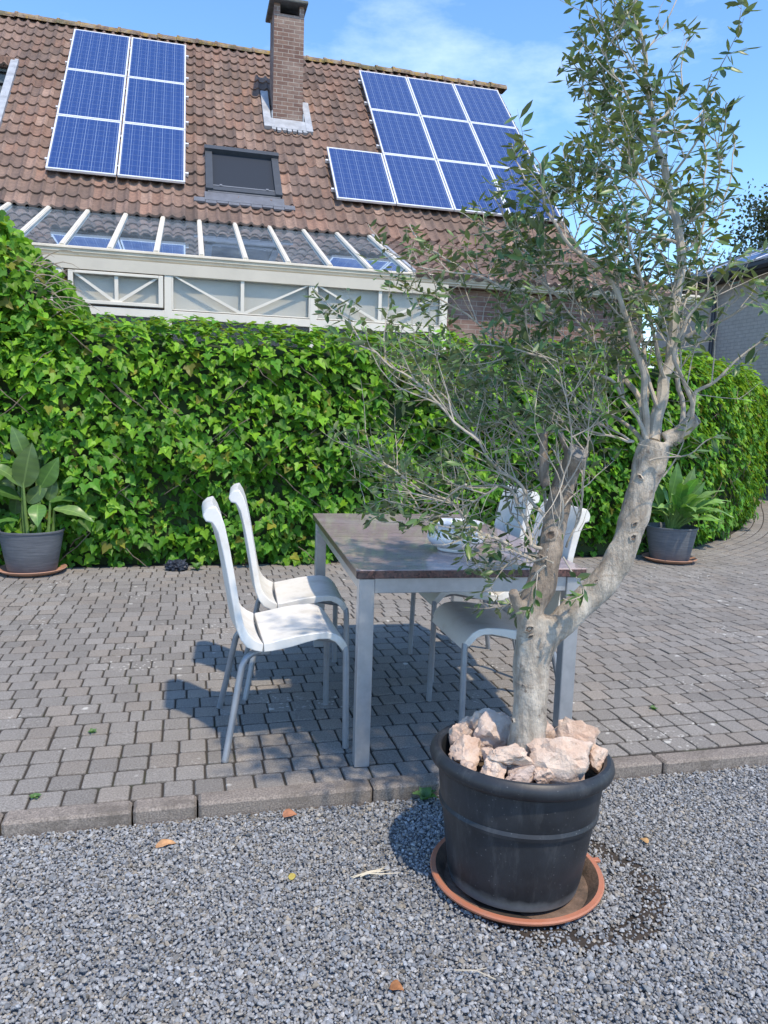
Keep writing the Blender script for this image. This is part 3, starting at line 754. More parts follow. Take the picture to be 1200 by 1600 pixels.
# ------------------------------------------------------------------ outbuilding and far tree at the right
ob = thing('outbuilding', 'grey painted brick outbuilding with dark gutter at the right edge', 'building', (11.2, 13, 0))
OB = Vector((11.2, 13, 0))
mb = MB(); mb.box(0, 6, -4.5, 4.2, -.4, 4.42); mb.build('wall', m_gbrick, ob, uv=True)
mb = MB(); mb.add([(-.28, -4.7, 4.52), (-.28, 4.4, 4.52), (3.2, 4.4, 5.95), (3.2, -4.7, 5.95), (6.6, -4.7, 4.52), (6.6, 4.4, 4.52)], [(0,1,2,3), (3,2,5,4)])
rf = mb.build('roof', M('dark_roof_sheet', (.05, .055, .065), .5, .2, 4), ob)
for y in (-4.5, 4.2): mb = MB(); mb.add([(0, y, 4.4), (6, y, 4.4), (3.2, y, 5.90)], [(0,1,2)]); mb.build('gable', m_gbrick, ob, uv=True)
mb = MB(); mb.prism([(-.40, 4.53), (-.28, 4.54), (-.27, 4.44), (-.31, 4.40), (-.37, 4.41), (-.40, 4.46)], 'y', -4.7, 4.4); mb.build('gutter', m_dark, ob)
mb = MB(); mb.box(-.28, -.01, -4.7, 4.4, 4.36, 4.40); mb.build('soffit', M('dark_soffit', (.05, .05, .055), .7, .1), ob)
mb = MB(); mb.tube([(-.30, 2.0, 4.42), (-.25, 2.0, 4.30), (-.07, 2.0, 4.15), (-.06, 2.0, 4.0), (-.06, 2.0, 0)], .05, 12); mb.build('downspout', M('dark_pipe', (.05, .055, .075), .4, .1), ob, smooth=True)
ang = math.atan2(1.43, 3.48)
for i, y in enumerate((-.95, -2.58, -4.21, .68)):
    ex = Vector((0, 1, 0)); ez = Vector((-math.sin(ang), 0, math.cos(ang))); ey = ez.cross(ex)
    # long side along the eaves
    X_ = Vector((math.cos(ang), 0, math.sin(ang))); Y_ = Vector((0, 1, 0)); Z_ = X_.cross(Y_)
    for j_ in range(2):
        o_ = OB+Vector((-.22, y, 4.60))+X_*(.0+j_*1.02)
        put_panel(0, 0, f'solar panel lying flat on the outbuilding roof, {["lower", "upper"][j_]} row, {["second", "third", "nearest", "farthest"][i]} along the eaves', 'solar panels on the outbuilding',
                  mat=Matrix(((X_.x, Y_.x, Z_.x, o_.x), (X_.y, Y_.y, Z_.y, o_.y), (X_.z, Y_.z, Z_.z, o_.z), (0, 0, 0, 1))))
m_fleaf = leafmat('far_leaf', (.045, .065, .03), (.06, .08, .045), .5, .3)
LT = np.array([(0, 0, 0), (.35, .4, .05), (0, 1, 0), (-.35, .4, .05)]); LF = np.array([(0, 1, 2), (0, 2, 3)])
ft = thing('background_tree', 'thin crowned tree standing far behind the outbuilding roof', 'tree', (21.5, 25.7, 0))
mb = MB(); mb.tube([(0, 0, -.3), (.1, 0, 4), (0, .2, 7), (.3, .1, 9.5)], [.25, .2, .13, .04], 8)
cents = []
for i in range(46):
    a_ = random.uniform(0, 6.28); rr = random.uniform(.3, 2.9); z = random.uniform(5.2, 9.9); rr *= math.sqrt(max(.08, 1-((z-7.2)/3)**2))
    c_ = Vector((rr*math.cos(a_), rr*math.sin(a_), z)); cents.append(c_)
    mb.tube([(0, .1, z-1.6), c_*.5+Vector((0, 0, z*.5-.4)), c_], [.05, .03, .01], 5)
mb.build('trunk', m_twig, ft)
n = 9000; ci = rng.integers(0, len(cents), n); P = np.array([tuple(c_) for c_ in cents])[ci]+rng.normal(0, .33, (n, 3))
V, F, C = scatter(LT, LF, P, basis(unit(rng.normal(size=(n, 3))), unit(rng.normal(size=(n, 3)))), rng.uniform(.10, .2, n), np.clip(rng.normal(1, .25, n), .5, 1.6)[:, None]*np.ones(3))
npmesh('crown', V, F, C, m_fleaf, ft)
# ------------------------------------------------------------------ table
m, nt, N, L, p = newmat('polished_granite')
co = coords(nt)
st = noise_n(nt, coords(nt, 'Object', (2.2, 26, 26)), 2.4, 6, .65); fl = noise_n(nt, coords(nt, 'Object', (1, 2.5, 2)), 90, 3, .8)
c = mixc(nt, ramp(nt, st, [(.32, 0), (.66, 1)]), (.20, .135, .14), (.41, .31, .31))
c = mixc(nt, ramp(nt, fl, [(.42, 0), (.58, 1)]), c, (.30, .235, .225), 'MIX') if False else mixc(nt, math_n(nt, 'MULTIPLY', ramp(nt, fl, [(.4, 0), (.62, 1)]), .5), c, (.40, .33, .31))
sp = voro(nt, co, 210, out=1); c = mixc(nt, ramp(nt, sp, [(.12, .7), (.2, 0)]), c, (.03, .025, .03))
c = mixc(nt, ramp(nt, noise_n(nt, co, 3.5, 6, .7), [(.5, 0), (.72, .35)]), c, (.45, .42, .39))
L.new(c, p.inputs['Base Color']); p.inputs['Coat Weight'].default_value = .6; p.inputs['Coat Roughness'].default_value = .06
L.new(ramp(nt, noise_n(nt, co, 7, 5), [(.35, .28), (.7, .5)]), p.inputs['Roughness']); m_gran = m
m_steel = M('brushed_aluminium', (.44, .455, .48), .38, .07, 30, metallic=.55, bmp=.05, bscale=300, dirt=(.30, .31, .33), dscale=9, damt=.4)
TW, TL = .875, 1.56
tab = thing('patio_table', 'rectangular table with polished reddish granite top and square grey metal legs', 'table', (.572, 2.605, 0), -.055)
mb = MB(); mb.cur = 1; mb.box(0, TW, 0, TL, .713, .745, .003); mb.mi[5 if False else 0] = 1
for q, f_ in enumerate(mb.f):
    if all(mb.v[i][2] > .7415 for i in f_): mb.mi[q] = 0
m, nt, N, L, p = newmat('granite_edge'); co = coords(nt)
c = mixc(nt, ramp(nt, voro(nt, co, 150, out=1), [(.1, 0), (.9, 1)]), (.025, .018, .02), (.17, .085, .075))
c = mixc(nt, ramp(nt, noise_n(nt, co, 14, 4), [(.45, 0), (.65, .7)]), c, (.12, .095, .09))
L.new(c, p.inputs['Base Color']); p.inputs['Roughness'].default_value = .3
mb.build('tabletop', [m_gran, m], tab)
mb = MB(); i_ = .022; w = .025
mb.box(.07, TW-.07, i_, i_+w, .655, .711, .002); mb.box(.07, TW-.07, TL-i_-w, TL-i_, .655, .711, .002)
mb.box(i_, i_+w, .07, TL-.07, .655, .711, .002); mb.box(TW-i_-w, TW-i_, .07, TL-.07, .655, .711, .002)
mb.build('apron', m_steel, tab)
for x in (.014, TW-.014-.056):
    for y in (.014, TL-.014-.056):
        l = MB(); l.box(x, x+.056, y, y+.056, .003, .711, .003); l.cur = 1; l.box(x+.003, x+.053, y+.003, y+.053, 0, .003); l.build('leg', [m_steel, m_dark], tab)
# ------------------------------------------------------------------ chairs
m_plast = M('white_plastic_shell', (.74, .73, .70), .42, .03, 4, bmp=.04, bscale=120, dirt=(.50, .46, .38), dscale=7, damt=.5)
m_leg = M('grey_painted_tube', (.27, .29, .32), .42, .08, 20, metallic=.35)
BACK = [((.052,.920),(.048,.900)), ((.070,.936),(.058,.884)), ((.094,.942),(.080,.880)), ((.112,.912),(.089,.868)), ((.126,.873),(.101,.845)), ((.144,.79),(.118,.775)), ((.159,.708),(.133,.70)), ((.182,.574),(.156,.570)), ((.190,.53),(.163,.522)), ((.199,.495),(.171,.482)), ((.214,.468),(.184,.447)), ((.236,.447),(.205,.418)), ((.255,.437),(.237,.403)), ((.268,.431),(.266,.397))]
SEAT = [((.2702,.431),(.2690,.397)), ((.30,.436),(.30,.399)), ((.345,.446),(.335,.405)), ((.392,.455),(.376,.413)), ((.45,.463),(.43,.428)), ((.502,.466),(.477,.438)), ((.535,.460),(.512,.438)), ((.560,.446),(.540,.425)), ((.580,.424),(.560,.402)), ((.592,.402),(.573,.384)), ((.598,.378),(.580,.374))]
def shell(stations, halfw, dish, solid):
    mb = MB(); ny = 11; t = [math.sin((i/(ny-1)-.5)*math.pi)*.5+ (i/(ny-1)-.5) for i in range(ny)]
    rows_ = []
    for k, (a_, b_) in enumerate(stations):
        top, bot = [], []
        for tt in t:
            y = tt*halfw(k); e = 1-tt*tt*1.0
            dx, dz = dish(k); e2 = 0 if k < solid else min(1, e*1.6)*.2
            top.append((a_[0]-.36-dx*e, y, a_[1]-dz*e)); bot.append((b_[0]-.36+(a_[0]-b_[0])*e2-dx*e, y, b_[1]+(a_[1]-b_[1])*e2-dz*e))
        rows_.append(top+bot[::-1])
    n = 2*ny; vs = [v for r_ in rows_ for v in r_]
    fs = [(i*n+k, i*n+(k+1) % n, (i+1)*n+(k+1) % n, (i+1)*n+k) for i in range(len(rows_)-1) for k in range(n)]
    for b0 in (0, (len(rows_)-1)*n): fs += [(b0+k, b0+k+1, b0+n-2-k, b0+n-1-k) for k in range(ny-1)]
    return mb.add(vs, fs)
def bw(k):
    return (.160, .172, .181, .186, .189, .190, .191, .196, .203, .211, .219, .225, .226, .226)[k]
def make_chair(label, group):
    r_ = thing('garden_chair', label, 'chair', (0, 0, 0), 0, group)
    o = shell(BACK, bw, lambda k: (.020*math.sin(min(1, k/7)*math.pi*.5) if k < 10 else .012, .004), 5).build('backrest', m_plast, r_, smooth=True, angle=38)
    s = shell(SEAT, lambda k: .226-(.012*max(0, k-8)), lambda k: (0, .010*math.sin(min(1, k/8)*math.pi)+.002), 0).build('seat', m_plast, r_, smooth=True, angle=38)
    for o_ in (o, s):
        bv = o_.modifiers.new('bevel', 'BEVEL'); bv.width = .004; bv.segments = 2; bv.limit_method = 'ANGLE'; bv.angle_limit = R(50)
    for sy in (-1, 1):
        l = MB(); l.tube([(-.09, sy*.165, .386), (-.13, sy*.178, .380), (-.152, sy*.186, .366), (-.168, sy*.194, .338), (-.180, sy*.203, .28), (-.207, sy*.236, .13), (-.232, sy*.268, .004)], .0128, 12)
        l.tube([(-.2322, sy*.2685, .006), (-.2326, sy*.2690, 0)], .0135, 12); l.build('leg', m_leg, r_, smooth=True)
        l = MB(); l.tube([(.222, sy*.205, .40), (.226, sy*.212, .375), (.2305, sy*.2275, .004)], .0128, 12)
        l.tube([(.2305, sy*.2275, .006), (.2306, sy*.2276, 0)], .0135, 12); l.build('leg', m_leg, r_, smooth=True)
    f = MB(); f.tube([(-.09, -.17, .388), (-.09, .17, .388)], .011, 10)
    for sy in (-1, 1): f.box(-.10, -.06, sy*.165-.014, sy*.165+.014, .372, .404, .004); f.tube([(-.09, sy*.12, .39), (.0, sy*.12, .395), (.1, sy*.12, .415), (.2, sy*.13, .40)], .009, 8)
    f.build('seat_frame', m_leg, r_, smooth=True)
    return r_
CG = 'white garden chairs at the table'
ch1 = make_chair('white plastic chair left of the table, nearer of the two, full shape in view', CG); ch1.location = (.36, 3.03, 0)
ch2 = copy_tree(ch1); ch2.location = (.492, 3.625, 0); ch2.rotation_euler.z = -.065; ch2['label'] = 'white plastic chair left of the table, partly hidden behind the nearer left one'
ch3 = copy_tree(ch1); ch3.location = (1.29, 2.995, 0); ch3.rotation_euler.z = math.pi-.02; ch3['label'] = 'white plastic chair right of the table, seat tucked under, behind the olive trunk'
ch4 = copy_tree(ch1); ch4.location = (1.392, 3.68, 0); ch4.rotation_euler.z = math.pi-.05; ch4['label'] = 'white plastic chair right of the table, farther one near the hedge, backrest behind the bowl'
# ------------------------------------------------------------------ bowl
m, nt, N, L, p = newmat('glazed_ceramic')
co = coords(nt); sx = nt.nodes.new('ShaderNodeSeparateXYZ'); L.new(co, sx.inputs[0])
an = math_n(nt, 'ARCTAN2', sx.outputs[1], sx.outputs[0])
lob = math_n(nt, 'SINE', math_n(nt, 'MULTIPLY', an, 6)); zz = math_n(nt, 'MULTIPLY', math_n(nt, 'SUBTRACT', sx.outputs[2], .075), 38)
f = ramp(nt, math_n(nt, 'SUBTRACT', math_n(nt, 'MULTIPLY', lob, .6), math_n(nt, 'MULTIPLY', zz, zz)), [(.05, 0), (.25, 1)])
f = math_n(nt, 'MULTIPLY', f, ramp(nt, noise_n(nt, co, 60, 3), [(.4, .3), (.6, 1)]))
c = mixc(nt, f, (.74, .75, .76), (.68, .55, .22))
L.new(c, p.inputs['Base Color']); p.inputs['Roughness'].default_value = .12; p.inputs['Coat Weight'].default_value = .5
bowl = MB().lathe([(.072, 0), (.077, .005), (.075, .013), (.096, .022), (.116, .042), (.120, .058), (.113, .077), (.099, .088), (.092, .096), (.096, .106), (.110, .113), (.113, .118), (.106, .119), (.088, .102), (.09, .09), (.106, .072), (.109, .055), (.086, .028), (0, .02)], 56).build('ceramic_bowl', m, smooth=True, angle=60)
bowl.location = (1.07, 2.975, .7455); tag(bowl, 'white glazed ceramic flower bowl with pale yellow ornament on the table', 'bowl')
# ------------------------------------------------------------------ big pot with saucer and rocks
m, nt, N, L, p = newmat('black_plastic_pot')
co = coords(nt); sx = nt.nodes.new('ShaderNodeSeparateXYZ'); L.new(co, sx.inputs[0])
base = mixc(nt, ramp(nt, noise_n(nt, co, 9, 5), [(.35, 0), (.7, 1)]), (.013, .015, .019), (.026, .030, .037))
spk = math_n(nt, 'MULTIPLY', ramp(nt, voro(nt, co, 70), [(.07, .5), (.15, 0)]), ramp(nt, noise_n(nt, co, 11, 3), [(.42, 0), (.6, 1)]))
base = mixc(nt, spk, base, (.22, .225, .23))
base = mixc(nt, ramp(nt, noise_n(nt, coords(nt, 'Object', (1, 1, .18)), 22, 6, .75), [(.52, 0), (.75, .35)]), base, (.13, .135, .14))
lime = math_n(nt, 'MULTIPLY', ramp(nt, math_n(nt, 'ADD', sx.outputs[2], math_n(nt, 'MULTIPLY', noise_n(nt, co, 14, 4), .05)), [(.038, 1), (.07, 0)]), .75)
base = mixc(nt, lime, base, (.20, .205, .21))
L.new(base, p.inputs['Base Color']); p.inputs['Roughness'].default_value = .48
L.new(bump(nt, noise_n(nt, co, 150, 3), .12, .002), p.inputs['Normal']); m_pot = m
PC = Vector((.924, 1.952, -.052)); 
pot = thing('large_planter', 'big round black plastic pot holding the olive tree on the gravel', 'planter', PC); pot.rotation_euler = (-.04, .035, 0)
mb = MB().lathe([(0, .004), (.172, .0), (.186, .008), (.194, .04), (.212, .16), (.221, .222), (.229, .226), (.231, .236), (.2265, .246), (.2285, .252), (.234, .30), (.238, .342), (.250, .346), (.261, .356), (.265, .369), (.262, .383), (.252, .393), (.242, .394), (.233, .386), (.230, .36), (.222, .28), (0, .28)], 80)
mb.build('pot_body', m_pot, pot, smooth=True, angle=35)
mb = MB(); n = 22; vs = []
for i in range(n):
    for k_ in range(40):
        rr = .229*i/(n-1); a_ = 2*math.pi*k_/40; vs.append((rr*math.cos(a_), rr*math.sin(a_), .335+.016*noise.noise(Vector((rr*math.cos(a_)*16, rr*math.sin(a_)*16, 0)))-.02*(rr/.23)**3))
mb.add(vs, [(i*40+k_, i*40+(k_+1) % 40, (i+1)*40+(k_+1) % 40, (i+1)*40+k_) for i in range(n-1) for k_ in range(40)]); mb.build('soil', M('potting_soil', (.10, .07, .045), .95, .5, 60, bmp=1, bscale=120), pot, smooth=True)
m_terra = M('terracotta_plastic', (.42, .155, .085), .55, .12, 7, dirt=(.30, .20, .15), dscale=10, damt=.4, bmp=.1, bscale=200)
m_dirty = M('silted_saucer_inside', (.17, .115, .085), .85, .35, 14, dirt=(.05, .04, .03), dscale=8, damt=.9, bmp=.5, bscale=120)
sau = MB().lathe([(0, -.004), (.205, -.006), (.212, .002), (.238, .034), (.2505, .036), (.252, .042), (.249, .046), (.236, .046)], 80, cap=False)
sau.cur = 1; sau.lathe([(.236, .046), (.232, .042), (.208, .010), (0, .008)], 80, cap=False); sau.cur = 0
sau.box(.245, .272, -.012, .006, .034, .043, .002)
o = sau.build('plant_saucer', [m_terra, m_dirty], smooth=True, angle=40); o.location = (.931, 1.945, -.062); tag(o, 'orange terracotta saucer under the big black pot on gravel', 'saucer')
m, nt, N, L, p = newmat('pink_limestone')
co = coords(nt); oi = nt.nodes.new('ShaderNodeObjectInfo')
off = nt.nodes.new('ShaderNodeVectorMath'); off.operation = 'ADD'; L.new(co, off.inputs[0]); L.new(oi.outputs['Location'], off.inputs[1])
c = mixc(nt, ramp(nt, noise_n(nt, off.outputs[0], 16, 6, .65), [(.34, 0), (.66, 1)]), (.54, .375, .28), (.70, .575, .475))
c = mixc(nt, ramp(nt, noise_n(nt, off.outputs[0], 38, 5, .7), [(.55, 0), (.72, .7)]), c, (.36, .22, .15))
c = mixc(nt, ramp(nt, oi.outputs['Random'], [(.55, 0), (.9, .5)]), c, (.44, .37, .35))
L.new(c, p.inputs['Base Color']); p.inputs['Roughness'].default_value = .9
hh = math_n(nt, 'ADD', noise_n(nt, off.outputs[0], 45, 6, .7), math_n(nt, 'MULTIPLY', voro(nt, off.outputs[0], 30), .5))
L.new(bump(nt, hh, .8, .012), p.inputs['Normal']); m_rock = m
import bmesh
def rock(x, y, z, sx_, sy_, sz_, seed, label, rot=0):
    bm = bmesh.new(); bmesh.ops.create_icosphere(bm, subdivisions=4, radius=1); rd = random.Random(seed)
    planes = [(Vector((rd.gauss(0, 1), rd.gauss(0, 1), rd.gauss(0, 1))).normalized(), rd.uniform(.6, .98)) for _ in range(12)]
    for v in bm.verts:
        d = v.co.normalized(); r_ = 1.15
        for n_, h_ in planes:
            q = d.dot(n_)
            if q > .05: r_ = min(r_, h_/q)
        r_ *= 1+.20*noise.noise(d*2.2+Vector((seed, 0, 0)))+.11*noise.noise(d*5+Vector((0, seed, 0)))+.05*noise.noise(d*11)+.03*noise.noise(d*22)
        v.co = Vector((d.x*r_*sx_, d.y*r_*sy_, d.z*r_*sz_))
    me = bpy.data.meshes.new('rock'); bm.to_mesh(me); bm.free(); me.materials.append(m_rock); me.polygons.foreach_set('use_smooth', [True]*len(me.polygons)); me.set_sharp_from_angle(angle=R(30))
    o = bpy.data.objects.new('rock', me); COL.objects.link(o); o.location = (x, y, z); o.rotation_euler = (0, 0, rot)
    return tag(o, label, 'rock', 'rocks in the olive pot')
for a_ in [
    (.872, 2.075, .345, .052, .042, .048, 1, 'greyish rock at the back left of the pot, touching the rim', .2),
    (.858, 1.995, .335, .066, .050, .058, 2, 'large pinkish rock left of the trunk, behind the flat one', .5),
    (.762, 2.00, .318, .030, .036, .046, 3, 'small upright pinkish rock at the left rim of the pot', .1),
    (.738, 1.885, .312, .056, .048, .046, 4, 'cream jagged rock at the front left rim of the pot', .7),
    (.797, 1.862, .322, .022, .024, .032, 5, 'small pale rock wedged between the left rocks', .3),
    (.856, 1.862, .358, .064, .036, .027, 6, 'flat elongated rock lying on others before the trunk', -.35),
    (.768, 1.778, .312, .044, .036, .034, 7, 'rounded orange pink rock near the front left rim', .4),
    (.834, 1.80, .308, .040, .034, .030, 8, 'smooth pink rock half buried in the front middle', 0),
    (.834, 1.742, .310, .054, .034, .028, 9, 'pale whitish rock at the very front of the pot', .1),
    (.985, 1.800, .330, .098, .062, .066, 10, 'biggest knobbly peach rock in front of the trunk', -.42),
    (1.062, 1.905, .345, .082, .058, .074, 11, 'large tall rock right of the trunk with brown side', -.6),
    (1.025, 2.04, .335, .040, .034, .042, 12, 'small orange rock behind the trunk at the right', .2),
    (.925, 2.065, .325, .026, .026, .034, 13, 'small dark grey rock squeezed against the back of the trunk', .2),
    (.715, 1.81, .312, .024, .022, .022, 14, 'smallest rock fragment at the left inner wall of the pot', .2),
    (.90, 1.735, .312, .034, .026, .024, 15, 'tan rock chip between the pale front rock and the biggest rock', .5),
    (1.10, 1.80, .318, .040, .034, .034, 16, 'brownish rock at the right inner wall of the pot', 1.1),
    (.80, 2.075, .325, .036, .03, .034, 17, 'dull pink rock at the back left inner wall', .9),
    (.80, 1.945, .318, .034, .03, .03, 18, 'rusty rock in the middle of the left group', .4)]:
    x, y, z, sx_, sy_, sz_, sd_, lb, rt_ = a_
    k_ = (1.288-z)/.928; x, y = x*k_, y*k_
    d_ = math.hypot(x-.935, y-1.95); lim = .228-.5*(sx_+sy_)/2
    if d_ > lim: x, y = .935+(x-.935)*lim/d_, 1.95+(y-1.95)*lim/d_
    rock(x, y, z+.012, sx_*1.03, sy_*1.03, sz_*1.03, sd_, lb, rt_)
# ------------------------------------------------------------------ two grey pots with broad leaved plants
m, nt, N, L, p = newmat('grey_textured_pot')
co = coords(nt); st = noise_n(nt, coords(nt, 'Object', (1, 1, 16)), 5, 5, .7)
c = mixc(nt, ramp(nt, st, [(.32, 0), (.68, 1)]), (.075, .083, .098), (.150, .162, .185)); L.new(c, p.inputs['Base Color']); p.inputs['Roughness'].default_value = .6
L.new(bump(nt, st, .4, .006), p.inputs['Normal']); m_gpot = m
m_clay = M('fired_clay_saucer', (.40, .22, .15), .8, .15, 9, dirt=(.24, .15, .11), dscale=6, damt=.5)
m_canna = leafmat('broad_leaf', (.060, .135, .030), (.085, .15, .045), .38, .22)
m_stem = M('green_stem', (.12, .20, .045), .5, .2, 20)
def plant_pot(x, y, lab_pot, lab_sau):
    o = MB().lathe([(0, .0), (.172, 0), (.178, .006), (.205, .15), (.232, .302), (.238, .306), (.239, .318), (.232, .32), (.224, .312), (.218, .26), (0, .255)], 56).build('plant_pot', m_gpot, smooth=True, angle=40)
    o.location = (x, y, .022); tag(o, lab_pot, 'pot')
    s = MB().lathe([(0, .0), (.19, 0), (.215, .012), (.246, .030), (.250, .036), (.244, .040), (.232, .034), (.205, .018), (0, .016)], 56).build('plant_saucer', m_clay, smooth=True, angle=50)
    s.location = (x, y, .004); tag(s, lab_sau, 'saucer')
plant_pot(-1.18, 6.33, 'dark grey ribbed pot at the left end of the hedge', 'clay saucer under the left dark grey pot')
plant_pot(4.44, 6.33, 'dark grey pot at the right, half hidden by the olive trunk', 'clay saucer under the right dark grey pot')
QS = (-1, -.68, -.36, -.07, .07, .36, .68, 1)
def broad_leaf(B, T, w, face, seed, arch=.12, fold=.22):
    B, T = Vector(B), Vector(T); ax = T-B; ln = ax.length; face = Vector(face); a1 = ax.normalized()
    nrm = (face-a1*face.dot(a1)).normalized(); side = a1.cross(nrm)
    nl, nw = 15, len(QS); vs = []; tw = .35*math.sin(seed*1.7)
    for i in range(nl):
        t = i/(nl-1); c_ = B+ax*t+nrm*(arch*ln*math.sin(math.pi*t*.9))-Vector((0, 0, .10*ln*t*t))
        prof = max(.0, math.sin(math.pi*t**.78))**.8*(1-.35*t**3)
        ww = w/2*prof+.005*(1-t); sd = side*math.cos(tw*t)+nrm*math.sin(tw*t)
        for q in QS:
            rip = (.030*math.sin(t*13+seed+q*2)+.012*math.sin(t*27+seed*2))*ln*.5*abs(q)**1.5
            vs.append(tuple(c_+sd*ww*q+nrm*(abs(q)**1.3*ww*fold+rip)))
    fs = [(i*nw+k_, i*nw+k_+1, (i+1)*nw+k_+1, (i+1)*nw+k_) for i in range(nl-1) for k_ in range(nw-1)]
    return vs, fs
def plant(root, leaves, stems):
    for q, (B, T, w, fc, ar, b) in enumerate(leaves):
        b *= 1.22
        mb = MB(); vs, fs = broad_leaf(B, T, w, fc, q*3.7, ar); g_ = b*random.uniform(.95, 1.06); mb.add(vs, fs)
        mb.c = [(b*1.6, g_*1.45, b*1.5) if k_ % 7 == 3 else (b*(1.06-.1*(k_//7 % 2)), g_*(1.06-.1*(k_//7 % 2)), b*.95) for k_ in range(len(fs))]
        o = mb.build('leaf', m_canna, root, smooth=True, angle=80)
    mb = MB()
    for s_ in stems: mb.tube(s_, [.014, .012, .008][:len(s_)] if len(s_) == 3 else .008, 8)
    mb.build('stalks', m_stem, root, smooth=True)
p1 = thing('leafy_plant', 'tall broad leaved plant in the left grey pot, upright dark green leaves', 'plant', (-1.18, 6.33, 0))
F_ = (0, -1, .45)
plant(p1, [
    ((-.04, .05, .88), (-.13, .04, 1.16), .125, (.3, -1, .2), .05, 1.0), ((-.045, -.03, .66), (.03, -.05, 1.05), .19, (.05, -1, .25), .04, .85),
    ((.07, .0, .66), (.21, -.02, .93), .14, (.3, -1, .1), .05, 1.3), ((-.06, -.02, .68), (-.32, -.06, .86), .12, (0, -.6, 1), .12, 1.25),
    ((-.06, .0, .56), (-.36, -.10, .64), .13, (0, -.6, 1), .16, .75), ((.07, -.10, .545), (.085, -.22, .40), .125, (0, -1, .6), .14, 1.45),
    ((.17, -.03, .50), (.47, -.10, .43), .11, (0, -.6, 1), .10, 1.5), ((.13, .0, .55), (.37, .02, .55), .09, (0, -.4, 1), .12, 1.0),
    ((-.02, .0, .54), (.13, .02, .72), .11, (.2, -1, .3), .06, .7), ((-.10, .08, .72), (-.24, .1, .99), .11, (.1, -1, .3), .06, 1.0),
    ((.12, .03, .56), (.17, .05, .76), .10, (.2, -1, .2), .05, .8), ((-.07, -.06, .41), (-.27, -.16, .37), .065, (0, -.3, 1), .16, 1.1),
    ((.04, .08, .88), (.19, .10, 1.03), .11, (.1, -1, .3), .08, .9), ((-.12, .03, .45), (-.10, .03, .66), .10, (.4, -1, .1), .03, .6),
    ((-.13, .06, .60), (-.30, .09, .80), .11, (.3, -1, .3), .08, .9), ((.03, -.06, .38), (.07, -.1, .52), .07, (0, -1, .3), .05, .6),
    ((.0, .12, .7), (.09, .14, .97), .13, (.0, -1, .3), .05, .7)],
    [((-.015, -.04, .27), (-.035, -.03, .5), (-.045, -.03, .72)), ((-.05, .02, .27), (-.06, .02, .45), (-.06, .0, .66)), ((.05, .0, .27), (.06, .0, .45), (.07, .0, .68)), ((.12, -.02, .27), (.13, -.01, .4), (.14, 0, .56)), ((.15, .0, .27), (.16, .0, .4), (.17, -.02, .5)), ((-.08, .06, .27), (-.09, .07, .5), (-.1, .08, .74)), ((.02, .08, .27), (.03, .08, .6), (.04, .08, .9)), ((.07, -.06, .27), (.075, -.09, .42), (.07, -.10, .55))])
p2 = thing('leafy_plant', 'bushy plant with pale arching leaves in the right grey pot', 'plant', (4.44, 6.33, 0))
lv, stm = [], []
rd = random.Random(5)
for q in range(34):
    a_ = rd.uniform(0, 6.28); el = rd.uniform(.15, 1.1); l1 = rd.uniform(.12, .34); l2 = rd.uniform(.24, .38)
    B = (.07+math.cos(a_)*l1*.45, math.sin(a_)*l1*.4-.02, .33+l1*math.sin(el)*.9+.04)
    d = Vector((math.cos(a_)*math.cos(el)+.12, math.sin(a_)*math.cos(el)-.12, math.sin(el)*.65)).normalized()
    T = tuple(Vector(B)+d*l2); lv.append((B, T, rd.uniform(.075, .115), (-math.cos(a_)*.4, -math.sin(a_)*.4-.35, 1), rd.uniform(.05, .2), rd.uniform(1.45, 2.2)))
    stm.append(((.03*math.cos(a_), .03*math.sin(a_), .27), (B[0]*.5, B[1]*.5, .27+(B[2]-.27)*.6), B))
for B, T, w in (((.0, .05, .62), (.04, .05, .98), .14), ((.12, .08, .55), (.25, .08, .95), .13), ((-.1, .05, .5), (-.22, .05, .82), .11), ((.16, .05, .55), (.34, .02, .80), .1)):
    lv.append((B, T, w, (.1, -1, .3), .05, 1.1)); stm.append(((0, .05, .27), (B[0]*.5, .05, .45), B))
plant(p2, lv, stm)
# ------------------------------------------------------------------ small litter and weeds
def leaf_litter(x, y, ln, w, col, rz, label, kind='dry_leaf', cat='leaf'):
    mb = MB(); vs, fs = broad_leaf((0, 0, 0), (ln, 0, .004), w, (0, 0, 1), x*9, .12, .4); mb.add(vs, fs)
    o = mb.build(kind, M(kind+'_surface', col, .8, .3, 40), smooth=True); o.location = (x, y, GZ+.005); o.rotation_euler = (.1, .05, rz); o.modifiers.new('t', 'SOLIDIFY').thickness = .0008
    tag(o, label, cat)
leaf_litter(-.10, 2.29, .065, .022, (.45, .25, .12), .3, 'dry tan leaf lying on gravel near the kerb at left')
leaf_litter(.455, 1.585, .035, .028, (.30, .13, .05), -.5, 'curled brown leaf on gravel at the bottom edge')
leaf_litter(.28, 2.05, .03, .012, (.42, .34, .08), .9, 'small yellow leaf on gravel between kerb and pot')
leaf_litter(1.42, 2.02, .03, .02, (.40, .24, .10), 2.0, 'ochre leaf on gravel right of the pot')
leaf_litter(.30, 2.40, .05, .03, (.34, .15, .08), .2, 'reddish brown leaf against the kerb')
mb = MB()
for q in range(6): b_ = random.uniform(-.4, .4); mb.tube([(random.uniform(-.01, .02), random.uniform(-.006, .006), .006), (.04, .012*b_, .013), (.08+.01*b_, .035*b_, .009), (random.uniform(.09, .14), .07*b_+.01, .004)], [.0014, .0016, .0014, .0006], 5)
o = mb.build('straw_stalk', M('dry_straw', (.60, .54, .42), .8, .15, 40)); o.location = (.46, 2.015, GZ+.006); o.rotation_euler = (0, 0, .1); tag(o, 'bundle of pale dry grass blades on gravel left of the pot', 'straw')
